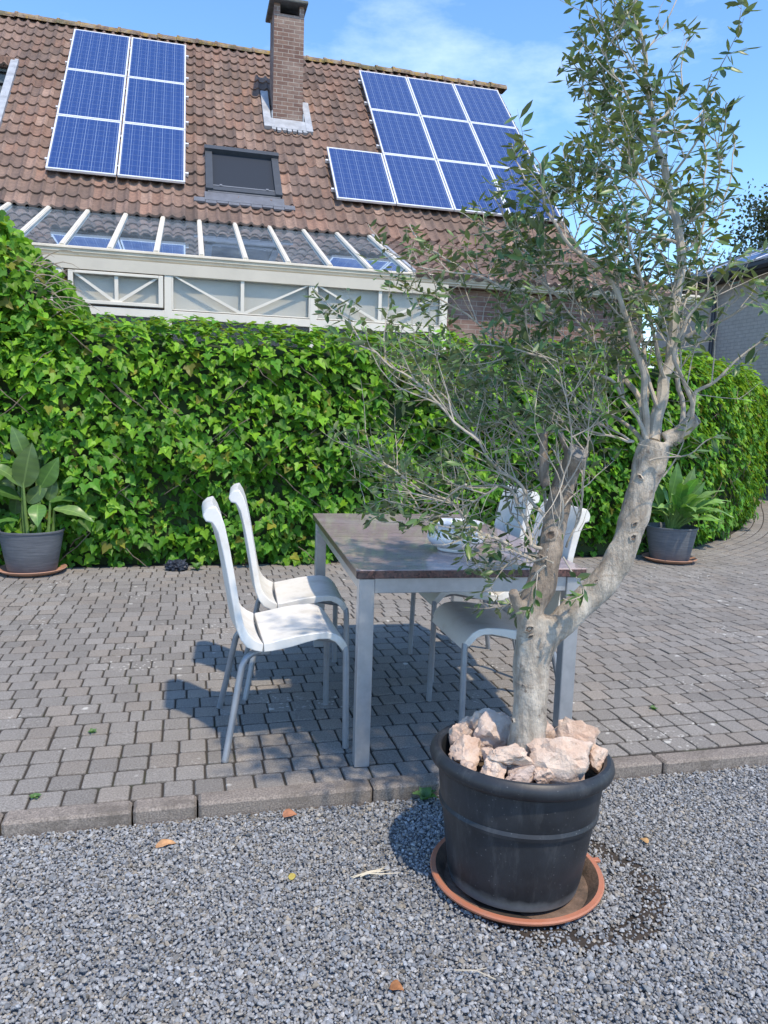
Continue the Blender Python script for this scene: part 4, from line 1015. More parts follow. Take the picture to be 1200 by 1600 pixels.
mb = MB(); mb.tube([(0, 0, .006), (.05, .01, .009), (.10, .0, .004)], .0014, 5); mb.tube([(.05, .01, .009), (.075, .03, .006)], .001, 5)
o = mb.build('twig', M('dry_twig', (.50, .44, .34), .8, .15, 40)); o.location = (.62, 1.60, GZ+.006); o.rotation_euler = (0, 0, -.5); tag(o, 'thin dry twig on gravel below the saucer', 'twig')
m_weed = leafmat('weed_leaf', (.085, .20, .035), (.10, .2, .06), .5, .25)
def weed(x, y, z, n, s, lab):
    r_ = thing('weed', lab, 'weed', (x, y, z))
    mb = MB()
    for q in range(n):
        a_ = q*2.4+x; mb.add(*broad_leaf((.004*math.cos(a_), .004*math.sin(a_), .005), (s*math.cos(a_), s*math.sin(a_), s*random.uniform(.4, .9)), s*.55, (0, 0, 1), q, .2))
        mb.f = mb.f
    mb.col = (1, 1, .99); mb.c = [(1, 1, .99)]*len(mb.f); mb.build('foliage', m_weed, r_, smooth=True)
weed(.80, 2.425, GZ, 7, .05, 'small green weed rooted at the foot of the kerb by the pot')
weed(.885, 2.425, GZ, 5, .03, 'tiny seedling between the kerb weed and the pot')
weed(.06, 6.30, 0, 6, .07, 'low weed at the foot of the hedge left of the plastic scrap')
weed(-.495, 2.60, -.004, 6, .022, 'tiny green tuft in a paving joint close to the left end of the kerb')
weed(-.375, 3.11, -.004, 5, .02, 'tiny green tuft in a paving joint left of the chairs')
weed(2.05, 2.95, -.004, 6, .022, 'tiny green tuft in a paving joint right of the olive pot')
# crumpled dark plastic by the hedge
bm = bmesh.new(); bmesh.ops.create_icosphere(bm, subdivisions=4, radius=.085)
for v in bm.verts:
    d = v.co.normalized(); v.co = d*.085*(1+.45*noise.noise(d*3)+.35*noise.noise(d*7+Vector((3, 1, 2)))); v.co.z = max(-.028, v.co.z*.55)
me = bpy.data.meshes.new('plastic_scrap'); bm.to_mesh(me); bm.free(); me.materials.append(M('dark_plastic_film', (.035, .042, .06), .3, .3, 30))
o = bpy.data.objects.new('plastic_scrap', me); COL.objects.link(o); o.location = (-.10, 6.33, .032); tag(o, 'crumpled dark plastic film lying at the foot of the hedge', 'plastic')
GUIDES = [
('trunk',[(0.942,1.942,0.301,0.062),(0.943,1.945,0.406,0.055),(0.947,1.947,0.52,0.053),(0.947,1.95,0.613,0.054),(0.953,1.952,0.688,0.056),(0.96,1.953,0.743,0.052)]),
('trunk',[(0.943,1.947,0.689,0.045),(0.934,1.95,0.762,0.043),(0.961,1.953,0.823,0.043),(0.982,1.958,0.899,0.038),(1.002,1.974,0.964,0.036),(1.027,1.988,1.087,0.036),(1.046,1.983,1.155,0.034),(1.045,1.937,1.207,0.031)]),
('trunk',[(0.964,1.942,0.615,0.036),(0.986,1.941,0.674,0.038),(1.038,1.933,0.735,0.041),(1.113,1.919,0.814,0.043),(1.17,1.91,0.898,0.043),(1.205,1.906,0.997,0.043),(1.231,1.905,1.108,0.043),(1.251,1.905,1.187,0.046),(1.266,1.906,1.238,0.044)]),
('trunk',[(1.285,1.891,1.242,0.03),(1.314,1.877,1.265,0.024),(1.334,1.865,1.29,0.02),(1.35,1.854,1.308,0.019)]),
('trunk',[(0.93,1.93,0.704,0.026),(0.897,1.928,0.761,0.021),(0.874,1.924,0.796,0.017),(0.861,1.916,0.821,0.015)]),
('trunk',[(0.977,1.99,1.105,0.016),(0.971,1.997,1.186,0.014),(0.97,2.002,1.258,0.013)]),
('trunk',[(1.05,1.982,1.179,0.014),(1.023,1.978,1.215,0.011),(1.006,1.972,1.254,0.009)]),
('main',[(1.257,1.908,1.241,0.02),(1.274,1.916,1.33,0.0183),(1.292,1.923,1.411,0.017),(1.308,1.93,1.481,0.0158),(1.317,1.939,1.586,0.0147),(1.324,1.949,1.701,0.0137),(1.331,1.959,1.759,0.0127),(1.328,1.971,1.846,0.0117),(1.319,1.985,1.895,0.0108),(1.305,2.001,1.96,0.0099),(1.286,2.017,2.03,0.009),(1.271,2.032,2.105,0.0081),(1.265,2.046,2.155,0.0073),(1.255,2.06,2.236,0.0064),(1.243,2.074,2.327,0.0056),(1.226,2.09,2.433,0.0048),(1.221,2.103,2.521,0.004)]),
('main',[(1.336,1.899,1.243,0.011),(1.358,1.936,1.333,0.0095),(1.362,1.977,1.461,0.0084),(1.387,2.013,1.52,0.0073),(1.418,2.048,1.636,0.0064),(1.453,2.082,1.754,0.0055),(1.507,2.11,1.913,0.0046),(1.523,2.149,2.074,0.0038),(1.535,2.188,2.237,0.003)]),
('main',[(1.236,1.914,1.24,0.015),(1.214,1.898,1.328,0.0131),(1.19,1.882,1.432,0.0117),(1.151,1.87,1.513,0.0104),(1.096,1.863,1.616,0.0092),(1.044,1.854,1.67,0.0081),(0.978,1.85,1.71,0.007),(0.914,1.844,1.75,0.006),(0.868,1.834,1.808,0.005),(0.837,1.821,1.87,0.004),(0.821,1.803,1.907,0.003)]),
('main',[(1.242,1.923,1.24,0.013),(1.255,1.976,1.348,0.0115),(1.235,2.037,1.413,0.0103),(1.201,2.102,1.493,0.0093),(1.163,2.168,1.553,0.0083),(1.104,2.239,1.624,0.0074),(1.068,2.305,1.665,0.0065),(1,2.378,1.707,0.0057),(0.927,2.453,1.75,0.0049),(0.851,2.529,1.813,0.0041),(0.771,2.606,1.865,0.0033),(0.741,2.67,1.952,0.0025)]),
('main',[(1.238,1.913,1.258,0.01),(1.267,1.971,1.402,0.0084),(1.271,2.034,1.552,0.0072),(1.269,2.1,1.688,0.0062),(1.277,2.163,1.811,0.0052),(1.283,2.226,1.939,0.0043),(1.271,2.294,2.032,0.0034),(1.276,2.357,2.148,0.0025)]),
('main',[(1.231,1.894,1.241,0.009),(1.186,1.919,1.327,0.0074),(1.146,1.944,1.397,0.0063),(1.072,1.976,1.439,0.0053),(0.982,2.013,1.463,0.0043),(0.881,2.052,1.487,0.0034),(0.781,2.092,1.494,0.0025)]),
('main',[(1.225,1.906,1.24,0.009),(1.24,2.035,1.292,0.0074),(1.22,2.172,1.329,0.0063),(1.183,2.314,1.348,0.0053),(1.112,2.465,1.412,0.0043),(1.031,2.618,1.436,0.0034),(0.936,2.775,1.509,0.0025)]),
('main',[(1.337,1.857,1.301,0.009),(1.297,1.836,1.399,0.0074),(1.241,1.82,1.463,0.0063),(1.245,1.788,1.551,0.0053),(1.267,1.751,1.601,0.0043),(1.278,1.717,1.648,0.0034),(1.286,1.684,1.712,0.0025)]),
('main',[(1.328,1.859,1.314,0.009),(1.328,1.843,1.373,0.0072),(1.359,1.818,1.405,0.0059),(1.395,1.793,1.452,0.0047),(1.429,1.767,1.492,0.0036),(1.47,1.74,1.542,0.0025)]),
('main',[(1.317,1.934,1.501,0.007),(1.348,1.892,1.546,0.0059),(1.369,1.852,1.566,0.0051),(1.396,1.811,1.581,0.0044),(1.42,1.77,1.601,0.0037),(1.433,1.733,1.629,0.0031),(1.415,1.703,1.661,0.0025)]),
('main',[(1.268,1.906,1.33,0.009),(1.229,1.958,1.472,0.0076),(1.172,2.016,1.616,0.0066),(1.117,2.072,1.692,0.0057),(1.063,2.129,1.733,0.0048),(0.987,2.191,1.775,0.004),(0.925,2.25,1.874,0.0033),(0.898,2.299,1.977,0.0025)]),
('main',[(1.291,1.92,1.411,0.008),(1.215,1.882,1.534,0.0065),(1.141,1.843,1.657,0.0054),(1.08,1.801,1.741,0.0043),(1.029,1.756,1.803,0.0034),(0.974,1.712,1.846,0.0025)]),
('side',[(1.321,1.985,1.876,0.006),(1.244,1.974,1.901,0.0049),(1.173,1.961,1.936,0.0041),(1.104,1.947,1.965,0.0033),(1.058,1.928,1.974,0.0027),(1.012,1.909,2.022,0.002)]),
('side',[(1.261,2.031,2.144,0.005),(1.215,2.016,2.144,0.0042),(1.168,2.001,2.163,0.0036),(1.132,1.984,2.191,0.003),(1.088,1.968,2.219,0.0025),(1.046,1.952,2.27,0.002)]),
('side',[(1.262,2.031,2.124,0.005),(1.303,2.035,2.159,0.0042),(1.337,2.041,2.198,0.0036),(1.355,2.05,2.271,0.003),(1.373,2.06,2.359,0.0025),(1.397,2.069,2.421,0.002)]),
('side',[(1.337,1.981,1.825,0.006),(1.351,1.946,1.853,0.0049),(1.379,1.908,1.902,0.0041),(1.378,1.878,1.98,0.0033),(1.366,1.85,2.083,0.0027),(1.346,1.824,2.118,0.002)]),
('side',[(1.339,1.97,1.762,0.006),(1.404,1.997,1.805,0.0049),(1.494,2.017,1.898,0.0041),(1.537,2.049,1.975,0.0033),(1.575,2.083,2.097,0.0027),(1.6,2.12,2.185,0.002)]),
('side',[(1.284,2.015,2.029,0.005),(1.268,2.066,2.084,0.0042),(1.228,2.124,2.134,0.0036),(1.194,2.18,2.184,0.003),(1.176,2.233,2.264,0.0025),(1.175,2.28,2.347,0.002)]),
('side',[(1.305,1.999,1.959,0.005),(1.336,1.963,2.034,0.004),(1.347,1.932,2.1,0.0033),(1.341,1.905,2.163,0.0026),(1.331,1.879,2.208,0.002)]),
('side',[(1.252,2.054,2.233,0.004),(1.188,2.045,2.28,0.0033),(1.111,2.039,2.333,0.0027),(1.061,2.025,2.385,0.0023),(1.021,2.01,2.419,0.0018)]),
('side',[(1.244,2.077,2.328,0.004),(1.299,2.09,2.399,0.0031),(1.344,2.106,2.482,0.0024),(1.373,2.126,2.547,0.0018)]),
('side',[(1.244,2.077,2.328,0.004),(1.219,2.111,2.397,0.0031),(1.192,2.145,2.486,0.0024),(1.185,2.174,2.542,0.0018)]),
('side',[(1.323,1.964,1.794,0.006),(1.236,1.949,1.801,0.0049),(1.13,1.939,1.815,0.0041),(1.044,1.923,1.82,0.0033),(0.983,1.902,1.858,0.0027),(0.938,1.876,1.933,0.002)]),
('side',[(1.313,1.987,1.902,0.005),(1.231,2.028,1.991,0.0042),(1.148,2.07,2.089,0.0036),(1.109,2.101,2.164,0.003),(1.078,2.13,2.265,0.0025),(1.057,2.155,2.325,0.002)]),
('side',[(1.269,2.029,2.104,0.004),(1.357,2.064,2.128,0.0033),(1.441,2.099,2.177,0.0029),(1.507,2.139,2.253,0.0024),(1.567,2.18,2.312,0.002)]),
('side',[(0.709,1.832,1.232,0.005),(0.646,1.895,1.302,0.0044),(0.573,1.961,1.376,0.0039),(0.524,2.02,1.421,0.0035),(0.463,2.083,1.484,0.0031),(0.43,2.139,1.539,0.0027),(0.391,2.196,1.585,0.0023),(0.346,2.255,1.643,0.002)]),
('side',[(1.054,2.105,1.361,0.006),(0.985,2.143,1.434,0.005),(0.916,2.181,1.508,0.0043),(0.827,2.225,1.582,0.0037),(0.738,2.268,1.639,0.0031),(0.667,2.307,1.677,0.0025),(0.595,2.346,1.716,0.002)]),
('side',[(0.893,2.125,1.662,0.004),(0.807,2.188,1.709,0.0035),(0.728,2.25,1.717,0.0031),(0.661,2.308,1.747,0.0027),(0.625,2.359,1.776,0.0024),(0.588,2.409,1.811,0.0021),(0.547,2.461,1.888,0.0018)]),
('side',[(1.031,2.09,1.602,0.005),(1.015,2.154,1.697,0.0041),(0.98,2.223,1.78,0.0035),(0.944,2.292,1.847,0.0029),(0.886,2.366,1.897,0.0023),(0.835,2.439,1.949,0.0018)]),
('side',[(0.986,1.864,1.714,0.005),(0.947,1.913,1.801,0.0039),(0.903,1.963,1.873,0.0032),(0.865,2.011,1.948,0.0025),(0.851,2.053,2.034,0.0018)]),
('side',[(1.142,2,1.483,0.005),(1.055,2.017,1.573,0.0039),(0.978,2.031,1.658,0.0032),(0.921,2.041,1.707,0.0025),(0.866,2.049,1.739,0.0018)]),
('main',[(0.989,1.946,0.892,0.009),(0.943,1.974,0.895,0.0079),(0.873,2.008,0.937,0.007),(0.801,2.042,0.979,0.0063),(0.729,2.077,1.043,0.0056),(0.682,2.104,1.071,0.0049),(0.619,2.137,1.101,0.0043),(0.561,2.168,1.142,0.0037),(0.494,2.201,1.19,0.0031),(0.427,2.234,1.209,0.0025)]),
('main',[(0.975,1.939,0.93,0.009),(0.942,1.986,0.935,0.0078),(0.933,2.027,1.001,0.0069),(0.914,2.071,1.081,0.006),(0.881,2.118,1.092,0.0053),(0.807,2.175,1.091,0.0045),(0.723,2.236,1.107,0.0038),(0.662,2.29,1.123,0.0032),(0.594,2.346,1.128,0.0025)]),
('main',[(1.002,1.963,0.944,0.009),(0.974,2.003,1.03,0.0076),(0.93,2.046,1.099,0.0066),(0.883,2.091,1.139,0.0057),(0.827,2.137,1.222,0.0048),(0.774,2.183,1.295,0.004),(0.717,2.231,1.369,0.0033),(0.649,2.28,1.426,0.0025)]),
('main',[(1.006,1.972,0.942,0.008),(1.021,2.082,1.058,0.0067),(1.035,2.192,1.165,0.0057),(1.006,2.313,1.281,0.0048),(0.962,2.438,1.384,0.004),(0.891,2.569,1.472,0.0032),(0.812,2.703,1.567,0.0025)]),
('side',[(0.969,1.899,0.903,0.004),(0.941,2.006,0.905,0.003),(0.901,2.116,0.846,0.0022),(0.862,2.226,0.813,0.0015)]),
('side',[(0.949,1.904,0.894,0.005),(0.912,1.955,0.816,0.0038),(0.881,2.004,0.766,0.0028),(0.852,2.053,0.744,0.002)]),
('side',[(0.953,1.904,0.919,0.004),(0.92,1.974,0.888,0.0032),(0.871,2.048,0.931,0.0026),(0.82,2.123,0.922,0.002),(0.804,2.189,0.927,0.0015)]),
('side',[(1.009,1.961,0.944,0.005),(0.999,1.925,1.111,0.0039),(0.991,1.889,1.236,0.0032),(0.958,1.858,1.353,0.0025),(0.911,1.832,1.448,0.0018)]),
('side',[(1.05,1.982,0.931,0.005),(1.072,1.96,1.036,0.0041),(1.069,1.944,1.146,0.0035),(1.065,1.928,1.253,0.0029),(1.062,1.913,1.358,0.0023),(1.057,1.897,1.443,0.0018)]),
('side',[(0.995,1.893,0.92,0.0035),(1.019,1.859,0.873,0.0027),(1.026,1.83,0.826,0.0021),(0.963,1.818,0.822,0.0015)]),
('side',[(0.799,1.912,1.111,0.004),(0.755,1.967,1.052,0.0032),(0.702,2.024,1.027,0.0026),(0.646,2.082,0.998,0.002),(0.586,2.142,0.984,0.0015)]),
('side',[(0.707,1.904,1.116,0.004),(0.673,2.055,1.042,0.0032),(0.642,2.205,1.023,0.0026),(0.601,2.357,1.025,0.002),(0.563,2.509,0.965,0.0015)]),
('side',[(0.917,1.933,0.944,0.005),(0.924,2.091,1.019,0.0039),(0.92,2.252,1.2,0.0032),(0.911,2.415,1.319,0.0025),(0.876,2.584,1.406,0.0018)]),
('side',[(1.194,1.904,1.24,0.005),(1.125,1.958,1.254,0.0041),(1.036,2.018,1.268,0.0035),(0.946,2.079,1.246,0.0029),(0.868,2.136,1.28,0.0023),(0.79,2.193,1.257,0.0018)]),
('side',[(1.194,1.904,1.24,0.005),(1.16,1.987,1.272,0.0041),(1.132,2.068,1.307,0.0035),(1.077,2.156,1.401,0.0029),(1.067,2.233,1.481,0.0023),(1.035,2.316,1.565,0.0018)]),
('side',[(1.217,1.857,1.19,0.004),(1.272,1.808,1.202,0.003),(1.322,1.761,1.248,0.0022),(1.339,1.722,1.267,0.0015)]),
('side',[(1.268,1.864,1.146,0.0035),(1.293,1.851,1.191,0.0027),(1.307,1.841,1.245,0.0021),(1.31,1.833,1.297,0.0015)]),
('side',[(1.228,1.957,1.472,0.005),(1.193,2.043,1.548,0.0039),(1.116,2.14,1.647,0.0032),(1.068,2.23,1.789,0.0025),(1.076,2.305,1.9,0.0018)]),
('side',[(1.33,1.931,1.51,0.005),(1.396,1.966,1.624,0.0039),(1.429,2.009,1.722,0.0032),(1.489,2.045,1.824,0.0025),(1.557,2.079,1.855,0.0018)]),
('side',[(1.344,1.948,1.583,0.005),(1.307,2.004,1.641,0.0039),(1.291,2.054,1.719,0.0032),(1.276,2.105,1.782,0.0025),(1.204,2.17,1.825,0.0018)]),
]
# ------------------------------------------------------------------ olive tree
m, nt, N, L, p = newmat('olive_bark')
co = coords(nt)
st = noise_n(nt, coords(nt, 'Object', (1, 1, .28)), 26, 6, .65)
c = mixc(nt, ramp(nt, st, [(.34, 0), (.66, 1)]), (.27, .225, .175), (.64, .575, .48))
c = mixc(nt, ramp(nt, noise_n(nt, co, 8, 5, .7), [(.50, 0), (.68, .75)]), c, (.26, .20, .15))
c = mixc(nt, ramp(nt, noise_n(nt, co, 34, 4, .7), [(.62, 0), (.70, .7)]), c, (.13, .09, .065))
c = mixc(nt, ramp(nt, noise_n(nt, co, 5, 4, .7), [(.55, 0), (.72, .5)]), c, (.56, .54, .47))
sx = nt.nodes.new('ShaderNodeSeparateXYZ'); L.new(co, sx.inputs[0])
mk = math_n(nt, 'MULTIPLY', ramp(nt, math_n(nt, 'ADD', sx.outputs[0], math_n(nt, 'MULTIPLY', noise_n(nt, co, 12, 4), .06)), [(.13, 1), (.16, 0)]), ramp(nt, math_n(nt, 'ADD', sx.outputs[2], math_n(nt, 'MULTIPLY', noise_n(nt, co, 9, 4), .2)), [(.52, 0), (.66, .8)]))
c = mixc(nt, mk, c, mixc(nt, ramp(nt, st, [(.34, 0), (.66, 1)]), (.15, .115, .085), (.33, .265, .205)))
c = mixc(nt, ramp(nt, noise_n(nt, coords(nt, 'Object', (.35, .35, 1.6)), 34, 5, .7), [(.58, 0), (.66, .5)]), c, (.20, .16, .12))
L.new(c, p.inputs['Base Color']); p.inputs['Roughness'].default_value = .88
h = math_n(nt, 'ADD', noise_n(nt, coords(nt, 'Object', (1, 1, .35)), 60, 6, .7), math_n(nt, 'MULTIPLY', noise_n(nt, co, 14, 4), .8))
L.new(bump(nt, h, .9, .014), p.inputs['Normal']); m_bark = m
m_branch = M('olive_branch_bark', (.42, .37, .30), .85, .22, 30, bmp=.4, bscale=120)
m_cut = M('sawn_wood', (.20, .185, .17), .95, .4, 60, bmp=.8, bscale=110)
m_knot = M('dark_knot', (.13, .095, .07), .95, .4, 50, bmp=.8, bscale=90)
m_oleaf = leafmat('olive_leaf', (.100, .172, .056), (.16, .205, .10), .38, .2, .4)
TO = Vector((.942, 1.942, .26))
tree = thing('olive_tree', 'twin stemmed olive tree with pale trunk and loose leafy crown in the black pot', 'tree', TO)
def smooth_path(pts, sub=4):
    P = [np.array(q) for q in pts]; out = []
    for i in range(len(P)-1):
        p0 = P[max(i-1, 0)]; p1 = P[i]; p2 = P[i+1]; p3 = P[min(i+2, len(P)-1)]
        for k_ in range(sub):
            t = k_/sub; out.append(.5*((2*p1)+(-p0+p2)*t+(2*p0-5*p1+4*p2-p3)*t*t+(-p0+3*p1-3*p2+p3)*t**3))
    out.append(P[-1]); return np.array(out)
tos = np.array([*TO, 0])
trunk = MB(); bran = MB(); cuts = []
paths = []
for kind, pts in GUIDES:
    sp = smooth_path(pts, 6 if kind == 'trunk' else 4)
    if kind != 'trunk' and sp[0, 3] < .0195: sp[:, 3] *= .74
    sp[:, 3] = np.maximum(sp[:, 3], .0011)
    if kind == 'trunk':
        sp[:, 3] *= .94; q = sp-tos; trunk.tube([tuple(v[:3]) for v in q], list(q[:, 3]), 24, True, .16)
        cuts.append(q[-4:])
    else:
        nz_ = np.array([[noise.noise(Vector((v[0]*13+k_, v[1]*13, v[2]*13+k_*5))) for k_ in range(3)] for v in sp])
        sp[1:-1, :3] += nz_[1:-1]*.012
        q = sp-tos; bran.tube([tuple(v[:3]) for v in q], list(q[:, 3]), 8 if sp[0, 3] > .006 else 6, True, .10)
        paths.append((kind, sp))
# swollen crotches and knots on the trunk
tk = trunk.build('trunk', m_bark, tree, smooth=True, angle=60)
rm = tk.modifiers.new('join', 'REMESH'); rm.mode = 'VOXEL'; rm.voxel_size = .005; rm.use_smooth_shade = True
sm = tk.modifiers.new('soften', 'SMOOTH'); sm.factor = .6; sm.iterations = 5
tx_ = bpy.data.textures.new('bark_lumps', 'CLOUDS'); tx_.noise_scale = .055; tx_.noise_depth = 3
dp = tk.modifiers.new('lumps', 'DISPLACE'); dp.texture = tx_; dp.strength = .010; dp.mid_level = .5; dp.texture_coords = 'LOCAL'
for q in (cuts[1], cuts[3], cuts[5], cuts[6]):   # sawn ends
    e = Vector(q[-1][:3]); d = (Vector(q[-1][:3])-Vector(q[-3][:3])).normalized(); r_ = q[-1][3]
    u = d.orthogonal().normalized(); w_ = d.cross(u); mb = MB(); vs = [tuple(e+d*.004)]
    for rr in (.45, .92):
        for k_ in range(18):
            a_ = 2*math.pi*k_/18; vs.append(tuple(e+d*(.006 if rr < .5 else .004)+(u*math.cos(a_)+w_*math.sin(a_))*r_*rr*(1+.05*math.sin(k_*2.3))))
    for k_ in range(18): a_ = 2*math.pi*k_/18; vs.append(tuple(e-d*.006+(u*math.cos(a_)+w_*math.sin(a_))*r_*.99))
    mb.add(vs, [(0, 1+k_, 1+(k_+1) % 18) for k_ in range(18)]+[(1+a*18+k_, 1+(a+1)*18+k_, 1+(a+1)*18+(k_+1) % 18, 1+a*18+(k_+1) % 18) for a in (0, 1) for k_ in range(18)])
    mb.build('sawn_end', m_cut, tree)
cl_ = np.vstack([smooth_path(p_, 6) for k_, p_ in GUIDES if k_ == 'trunk'])
for kx, ky, kz, kr in [(.913, 1.908, .716, .012), (.916, 1.903, .692, .008), (.978, 1.943, .974, .017), (.953, 1.898, .593, .016), (.878, 1.933, .438, .008), (1.19, 1.864, .977, .010), (1.191, 1.863, 1.014, .008), (.939, 1.928, .914, .009), (1.089, 1.879, .858, .009), (1.204, 1.876, 1.144, .007), (.897, 1.902, .548, .008)]:
    pk = np.array((kx, ky, kz)); q = cl_[np.argmin(np.linalg.norm(cl_[:, :3]-pk, axis=1))]
    d = Vector(pk-q[:3]).normalized(); e = Vector(q[:3])+d*(q[3]*.965)-TO; u = d.orthogonal().normalized(); w_ = d.cross(u); mb = MB(); vs, n_ = [], 16
    for rr, hh in ((1.7, -.003), (1.3, .0018), (.95, .0028), (.72, .0012), (.3, -.002)):
        for k_ in range(n_):
            a_ = 2*math.pi*k_/n_; wob = 1+.45*noise.noise(Vector((math.cos(a_)*1.5+kx*30, math.sin(a_)*1.5, rr)))
            vs.append(tuple(e+d*hh+(u*math.cos(a_)*(1.0+.35*math.sin(kx*90))+w_*math.sin(a_)*(.62+.2*math.cos(kz*70)))*kr*.8*rr*wob))
    for i in range(4):
        mb.cur = 1 if i >= 2 else 0; mb.add(vs if i == 0 else [], [])
        for k_ in range(n_): mb.f.append((i*n_+k_, i*n_+(k_+1) % n_, (i+1)*n_+(k_+1) % n_, (i+1)*n_+k_)); mb.mi.append(mb.cur); mb.c.append((1, 1, 1))
    mb.f.append(tuple(4*n_+k_ for k_ in range(n_))); mb.mi.append(1); mb.c.append((1, 1, 1))
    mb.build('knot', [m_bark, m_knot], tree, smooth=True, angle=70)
CROWN = [(0.429, 2.423), (0.426, 2.283), (0.452, 2.141), (0.427, 2.036), (0.36, 2.018), (0.306, 2.081), (0.266, 2.031), (0.221, 1.892), (0.042, 1.87), (-0.094, 1.824), (-0.1, 1.724), (-0.02, 1.651), (-0.159, 1.646), (-0.238, 1.661), (-0.227, 1.576), (-0.119, 1.442), (-0.108, 1.355), (-0.204, 1.3), (-0.184, 1.176), (-0.101, 1.071), (-0.071, 0.963), (0.074, 0.958), (0.166, 0.933), (0.223, 0.88), (0.19, 0.786), (0.305, 0.686), (0.431, 0.737), (0.605, 0.743), (0.641, 0.893), (0.613, 1.039), (0.68, 1.114), (0.728, 1.187), (0.856, 1.155), (0.956, 1.248), (0.996, 1.39), (1.071, 1.531), (1.045, 1.717), (0.927, 1.772), (0.953, 1.963), (0.923, 2.108), (0.846, 2.217), (0.809, 2.357), (0.784, 2.449), (.75, 2.62), (.43, 2.62)]
LAT = Vector((math.cos(YAW), -math.sin(YAW), 0)); DEP = Vector((math.sin(YAW), math.cos(YAW), 0))
def inside(p):
    """is the point within the crown's outline, seen square on"""
    x, y = Vector(p[:3]).dot(LAT), p[2]; c = False; j_ = len(CROWN)-1
    for i in range(len(CROWN)):
        xi, yi = CROWN[i]; xj, yj = CROWN[j_]
        if (yi > y) != (yj > y) and x < (xj-xi)*(y-yi)/(yj-yi)+xi: c = not c
        j_ = i
    return c
rd = random.Random(21)
twigs = MB(); LP, LN, LTp, LS, LC = [], [], [], [], []
STEM = smooth_path([p_ for k_, p_ in GUIDES if k_ == 'trunk'][1], 6)[:, :3]; STEM = STEM[STEM[:, 2] > .98]
def leaves_on(pts, t0, dens):
    for i in range(len(pts)-1):
        a_, b_ = pts[i], pts[i+1]; seg = (b_-a_).length; d = (b_-a_).normalized()
        m_ = seg*dens; m_ = int(m_)+(rd.random() < m_-int(m_))
        for _ in range(m_):
            f = rd.random(); tt = (i+f)/(len(pts)-1)
            if tt < t0: continue
            p_ = a_.lerp(b_, f)
            ds = np.linalg.norm(STEM-np.array(p_), axis=1); ki = int(ds.argmin())
            if ds[ki] < .13 and p_.dot(DEP) < STEM[ki].dot(np.array(DEP)): continue      # pruned clear round the sawn stem
            s_ = Vector((rd.gauss(0, 1), rd.gauss(0, 1), rd.gauss(0, 1)+.25)); s_ = (s_-d*s_.dot(d)).normalized()
            tip = (d*rd.uniform(.35, 1.1)+s_).normalized(); n_ = (Vector((0, 0, 1))*.7+d*.5+Vector((rd.gauss(0, .5), rd.gauss(0, .5), rd.gauss(0, .5)))).normalized()
            LP.append(tuple(p_)); LN.append(tuple(n_)); LTp.append(tuple(tip)); LS.append(rd.uniform(.028, .053)*(1.0-.15*(tt > .85)))
            b2 = rd.gauss(1, .2); yg = rd.random() < .10; LC.append((b2*1.35, b2*1.25, b2*.7) if yg else (b2, b2, b2*1.05))
def shoot(p, d, ln, r_, lvl, leafy, t0):
    n = max(4, int(ln/.035)); pts = [Vector(p)]; dd = Vector(d)
    for i in range(n):
        dd = (dd+Vector((rd.gauss(0, .13), rd.gauss(0, .13), rd.gauss(.045, .10)))).normalized(); pts.append(pts[-1]+dd*ln/n)
    if not inside(pts[-1]): return False
    if any(np.linalg.norm(STEM-np.array(v), axis=1).min() < .07 and v.dot(DEP) < 2.1 for v in pts): return False
    twigs.tube([tuple(v-TO) for v in pts], [r_*(1-.75*i/n) for i in range(n+1)], 4 if lvl else 5, False)
    leaves_on(pts, t0, leafy)
    if lvl < 2:
        for i in range(1, n):
            if rd.random() < (.42 if lvl == 0 else .16):
                s_ = Vector((rd.gauss(0, 1), rd.gauss(0, 1), rd.gauss(0, 1)+.3)); s_ = (s_-dd*s_.dot(dd)).normalized()
                shoot(pts[i], (dd*.8+s_*.8).normalized(), ln*rd.uniform(.3, .6), r_*.6, lvl+1, leafy, t0*.6)
    return True
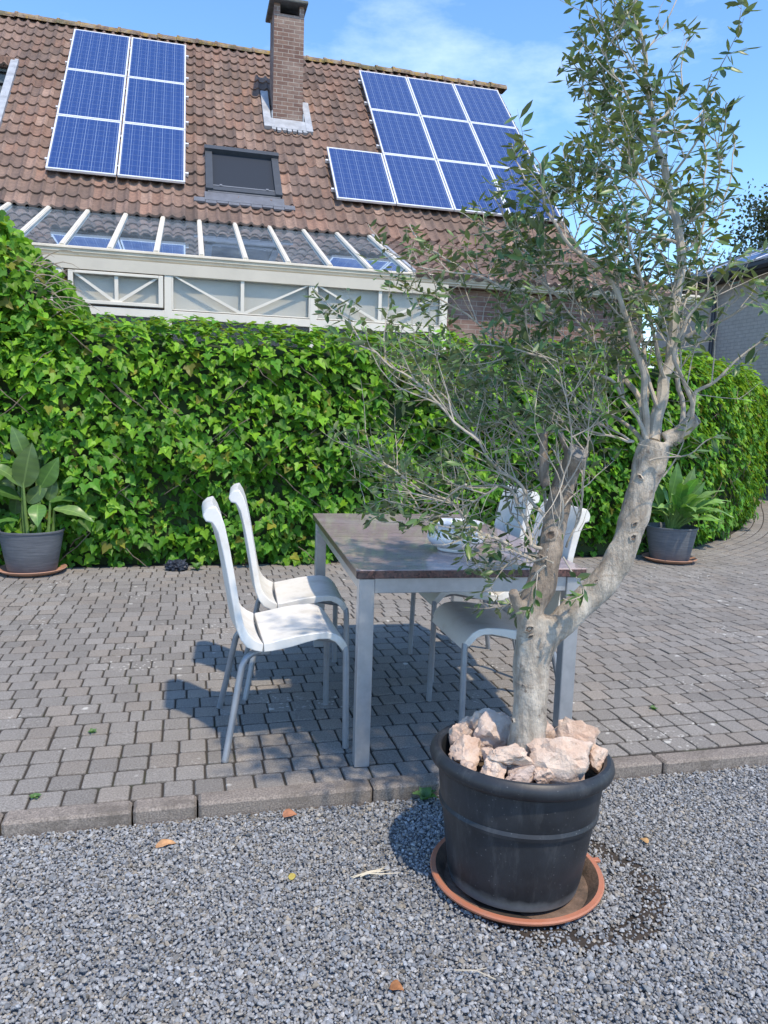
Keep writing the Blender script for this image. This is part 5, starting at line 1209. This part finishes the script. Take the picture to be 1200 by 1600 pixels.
for kind, sp in paths:
    P = [Vector(v[:3]) for v in sp]; L_ = np.r_[0, np.cumsum([(b_-a_).length for a_, b_ in zip(P, P[1:])])]; tot = L_[-1]
    if tot < .22:
        leaves_on(P, .35, 110); continue
    s_ = .20*tot if kind == 'main' else .12*tot
    while s_ < tot:
        i = min(len(P)-2, int(np.searchsorted(L_, s_))-1); i = max(i, 0); p_ = P[i].lerp(P[i+1], min(1, (s_-L_[i])/max(1e-6, L_[i+1]-L_[i])))
        d = (P[i+1]-P[i]).normalized(); t = s_/tot
        hi = min(1, max(0, (p_.z-1.25)/.5)); x_ = p_.dot(LAT)
        low = (p_.z < 1.45) and x_ < .70
        sd_ = Vector((rd.gauss(0, 1), rd.gauss(0, 1), rd.gauss(0, .8)+.35)); sd_ = (sd_-d*sd_.dot(d)).normalized()
        dr = (d*rd.uniform(.5, 1.1)+sd_*rd.uniform(.5, 1)+DEP*rd.gauss(0, .25)).normalized()
        ln = rd.uniform(.10, .30)*(1.1-.35*t)
        dens = (46+22*hi)*rd.uniform(.55, 1.3)*(1.2 if low else 1)
        ok = shoot(p_, dr, ln, .0022 if t < .6 else .0017, 0, dens, .30+.35*(1-hi))
        if not ok: shoot(p_, dr, ln*.45, .0016, 1, dens, .2)
        s_ += rd.uniform(.018, .055)*(.85 if low else 1.1+.35*hi)
    k0 = int(len(P)*.78); leaves_on(P[k0:], .0, 100)
# bare dead twigs in the thicket low in the crown
for q in range(90):
    kind, sp = paths[rd.randrange(len(paths))]; i = rd.randrange(2, max(3, int(len(sp)*.7))); p_ = Vector(sp[min(i, len(sp)-2)][:3])
    if p_.z > 1.75 or p_.z < .8: continue
    d = Vector((rd.gauss(0, 1), rd.gauss(0, .7), rd.gauss(.1, .6))).normalized(); shoot(p_, d, rd.uniform(.1, .3), .0018, 1, 4, .5)
bran.build('branches', m_branch, tree, smooth=True)
twigs.build('twigs', m_branch, tree, smooth=True)
LTM = np.array([(0, 0, 0), (0, .35, -.035), (0, .72, -.03), (0, 1, .03), (-.165, .40, .03), (-.135, .72, .03), (.165, .40, .03), (.135, .72, .03)])
LFM = np.array([(0, 1, 4), (0, 6, 1), (4, 1, 5), (1, 2, 5), (1, 6, 2), (6, 7, 2), (5, 2, 3), (2, 7, 3)])
n = len(LP); P = np.array(LP)-np.array(TO)
V, F, C = scatter(LTM, LFM, P, basis(np.array(LN), np.array(LTp)), np.array(LS), np.clip(np.array(LC), .45, 1.9))
npmesh('foliage', V, F, C, m_oleaf, tree, smooth=True)
print('olive leaves', n)
